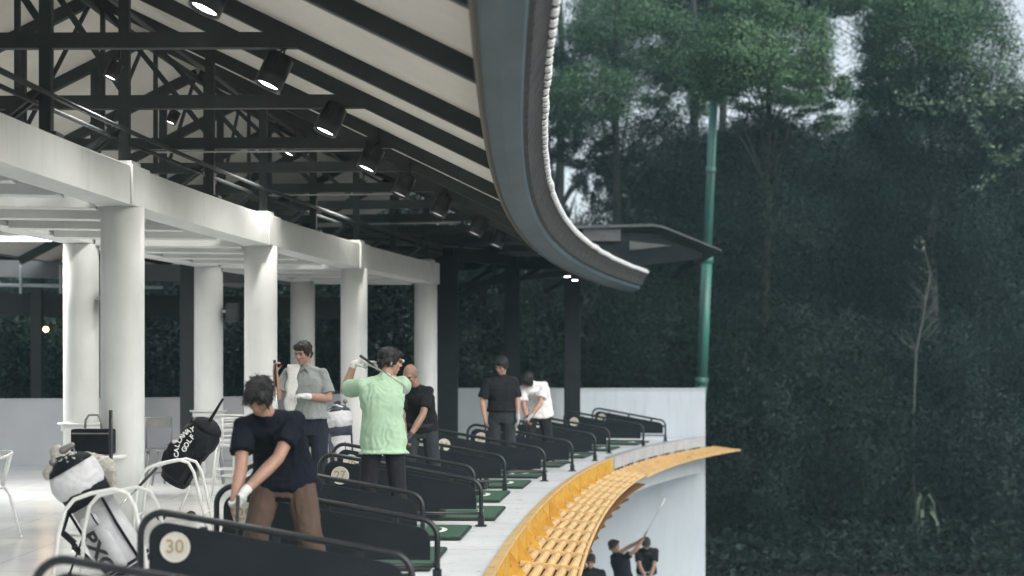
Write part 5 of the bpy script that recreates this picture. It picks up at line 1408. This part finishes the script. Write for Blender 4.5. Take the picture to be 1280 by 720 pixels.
creeper('pale creeper falling in a hook below the sideways one', [(1205, 128), (1212, 150), (1222, 178), (1240, 200), (1262, 196), (1282, 182)], 75, 44.8, .09)
creeper('thin pale creeper low at the right, above the bare sapling', [(1215, 245), (1225, 228), (1240, 218)], 60, 44.9, .12)
creeper('short pale creeper tuft by the tip of the bare sapling', [(1150, 292), (1158, 320), (1163, 345), (1176, 366)], 18, 46, .07)
t = thing('bare_sapling', 'slender bare grey sapling with twiggy top before the dark wood', 'sapling', (11.9, 45.8, G_))
mb = MB(); rr = random.Random(4)
z_ = lambda py: 1.52+(462-py)*45.8/2000 - G_
x_ = lambda px: (px-640)*45.8/2000 - 11.9
main = [V((x_(1147), 0, 0)), V((x_(1142), 0, z_(600))), V((x_(1143), .1, z_(520))), V((x_(1145), 0, z_(440))), V((x_(1155), 0, z_(390))), V((x_(1163), 0, z_(340))), V((x_(1150), 0, z_(290)))]
mb.tube(main, [.04, .036, .032, .028, .02, .014, .007], 6); mb.build('stem', mat('pale_bark', (.11, .12, .12), .9), t, fix=False); tw = MB()
for i in range(34):
    p = main[3].lerp(main[4], rr.random()) if i % 2 else main[4].lerp(main[5], rr.random()*.7)
    q = p + V((rr.uniform(-.75, .75), rr.uniform(-.4, .4), rr.uniform(-.1, .75)))
    tw.tube([p, p.lerp(q, .5)+V((0, 0, rr.uniform(-.1, .12))), q], [.009, .006, .003], 4)
tw.build('twigs', mat('pale_bark', (.11, .12, .12), .9), t, fix=False)
t = thing('drooping_palm', 'small palm with pale drooping leaves at the bottom of the wood', 'palm', (11.6, 45.2, G_))
mb = MB(); rg2 = random.Random(8)
tops = V((0, 0, 1.35)); mb.tube([V((0, 0, 0)), V((.02, 0, .7)), tops], [.06, .05, .04], 7); mb.build('trunk', BARK, t)
mb = MB()
for i in range(34):
    a = rg2.uniform(0, 2*PI); l = rg2.uniform(.5, .95); b = tops + V((0, 0, rg2.uniform(-.5, .35)))
    d = V((math.cos(a), math.sin(a), 0)); w_ = V((-math.sin(a), math.cos(a), 0))*.045
    P = [b, b + d*l*.35 + V((0, 0, .12)), b + d*l*.62 + V((0, 0, -.12)), b + d*l*.72 + V((0, 0, -.55))]
    for (p, q), (wa, wb) in zip(zip(P[:-1], P[1:]), ((.4, 1), (1, .8), (.8, .05))):
        mb.add([p-w_*wa, p+w_*wa, q+w_*wb, q-w_*wb], [(0, 1, 2, 3)])
mb.build('fronds', mat('palm_leaf', (.075, .12, .075), .5, (.13, .18, .12), 6), t, fix=False)
# low ground plants at the foot of the wood
rg = np.random.default_rng(5)
n = 52000
C = np.stack([rg.uniform(2, 30, n), 39.5 + rg.random(n)**1.2*16, np.zeros(n)], 1)
C[:, 2] = G_ + .05 + rg.random(n)**2*.5 + np.clip((C[:, 1]-40.5), 0, 5)*.10
o = bpy.data.objects.new('undergrowth', leaf_mesh('undergrowth', C, .17, LF_DARK, rg, -.2)); link(o)
tag(o, 'low dark undergrowth along the foot of the wood', 'undergrowth', kind='stuff')
HAZE = 0.0011
# ------------------------------------------------------------------ sky, sun and camera
W = bpy.data.worlds.new('World'); SC.world = W; W.use_nodes = True
N = W.node_tree.nodes; L = W.node_tree.links
bg = N['Background']; sk = N.new('ShaderNodeTexSky'); sk.sky_type = 'NISHITA'; sk.sun_disc = False
SUN_EL, SUN_ROT = math.radians(36), math.radians(135)
sk.sun_elevation = SUN_EL; sk.sun_rotation = SUN_ROT; sk.air_density = 1.0; sk.dust_density = 3.0; sk.ozone_density = 1.5
hs = N.new('ShaderNodeHueSaturation'); hs.inputs['Saturation'].default_value = .40
L.new(sk.outputs[0], hs.inputs['Color']); L.new(hs.outputs[0], bg.inputs['Color'])
bg.inputs['Strength'].default_value = 0.15
sl = bpy.data.lights.new('sun', 'SUN'); sl.energy = 0.5; sl.angle = math.radians(45); sl.color = (1, .97, .92)
so = bpy.data.objects.new('sun', sl); link(so)
# direction towards the sun for the Nishita convention: rotation measured from +y, clockwise seen from above
sd = V((math.sin(SUN_ROT)*math.cos(SUN_EL), math.cos(SUN_ROT)*math.cos(SUN_EL), math.sin(SUN_EL)))
so.rotation_euler = sd.to_track_quat('Z', 'Y').to_euler(); so.location = (0, -5, 40)

# thin evening air
mb = MB(); mb.box((0, 169, 11.6), (516, 476, 32.6))
hz = mb.build('haze', None); tag(hz, 'thin pale evening air between the viewer and the wood', 'haze', kind='stuff')
hm = bpy.data.materials.new('haze_air'); hm.use_nodes = True
hm.node_tree.nodes.clear(); ho = hm.node_tree.nodes.new('ShaderNodeOutputMaterial'); hv = hm.node_tree.nodes.new('ShaderNodeVolumePrincipled')
hv.inputs['Color'].default_value = (.50, .82, .87, 1); hv.inputs['Density'].default_value = HAZE
hm.node_tree.links.new(hv.outputs[0], ho.inputs['Volume']); hz.data.materials.append(hm)

cam = bpy.data.cameras.new('camera'); cam.sensor_width = 36; cam.lens = 2000/1280*36; cam.shift_y = (462-360)/1280
cam.clip_start = .1; cam.clip_end = 1000
co = bpy.data.objects.new('camera', cam); link(co); co.location = (0, 0, CAMH); co.rotation_euler = (PI/2, 0, 0)
SC.camera = co
cam.dof.use_dof = True; cam.dof.focus_distance = 15.5; cam.dof.aperture_fstop = 1.4; cam.dof.aperture_blades = 0
SC.view_settings.view_transform = 'Standard'; SC.view_settings.look = 'None'; SC.view_settings.gamma = 1
SC.view_settings.use_curve_mapping = False
SC.view_settings.exposure = 0.80
SC.cycles.max_bounces = 6; SC.cycles.diffuse_bounces = 4; SC.cycles.glossy_bounces = 2; SC.cycles.transmission_bounces = 2; SC.cycles.transparent_max_bounces = 4
SC.cycles.sample_clamp_indirect = 6
SC.cycles.use_denoising = True
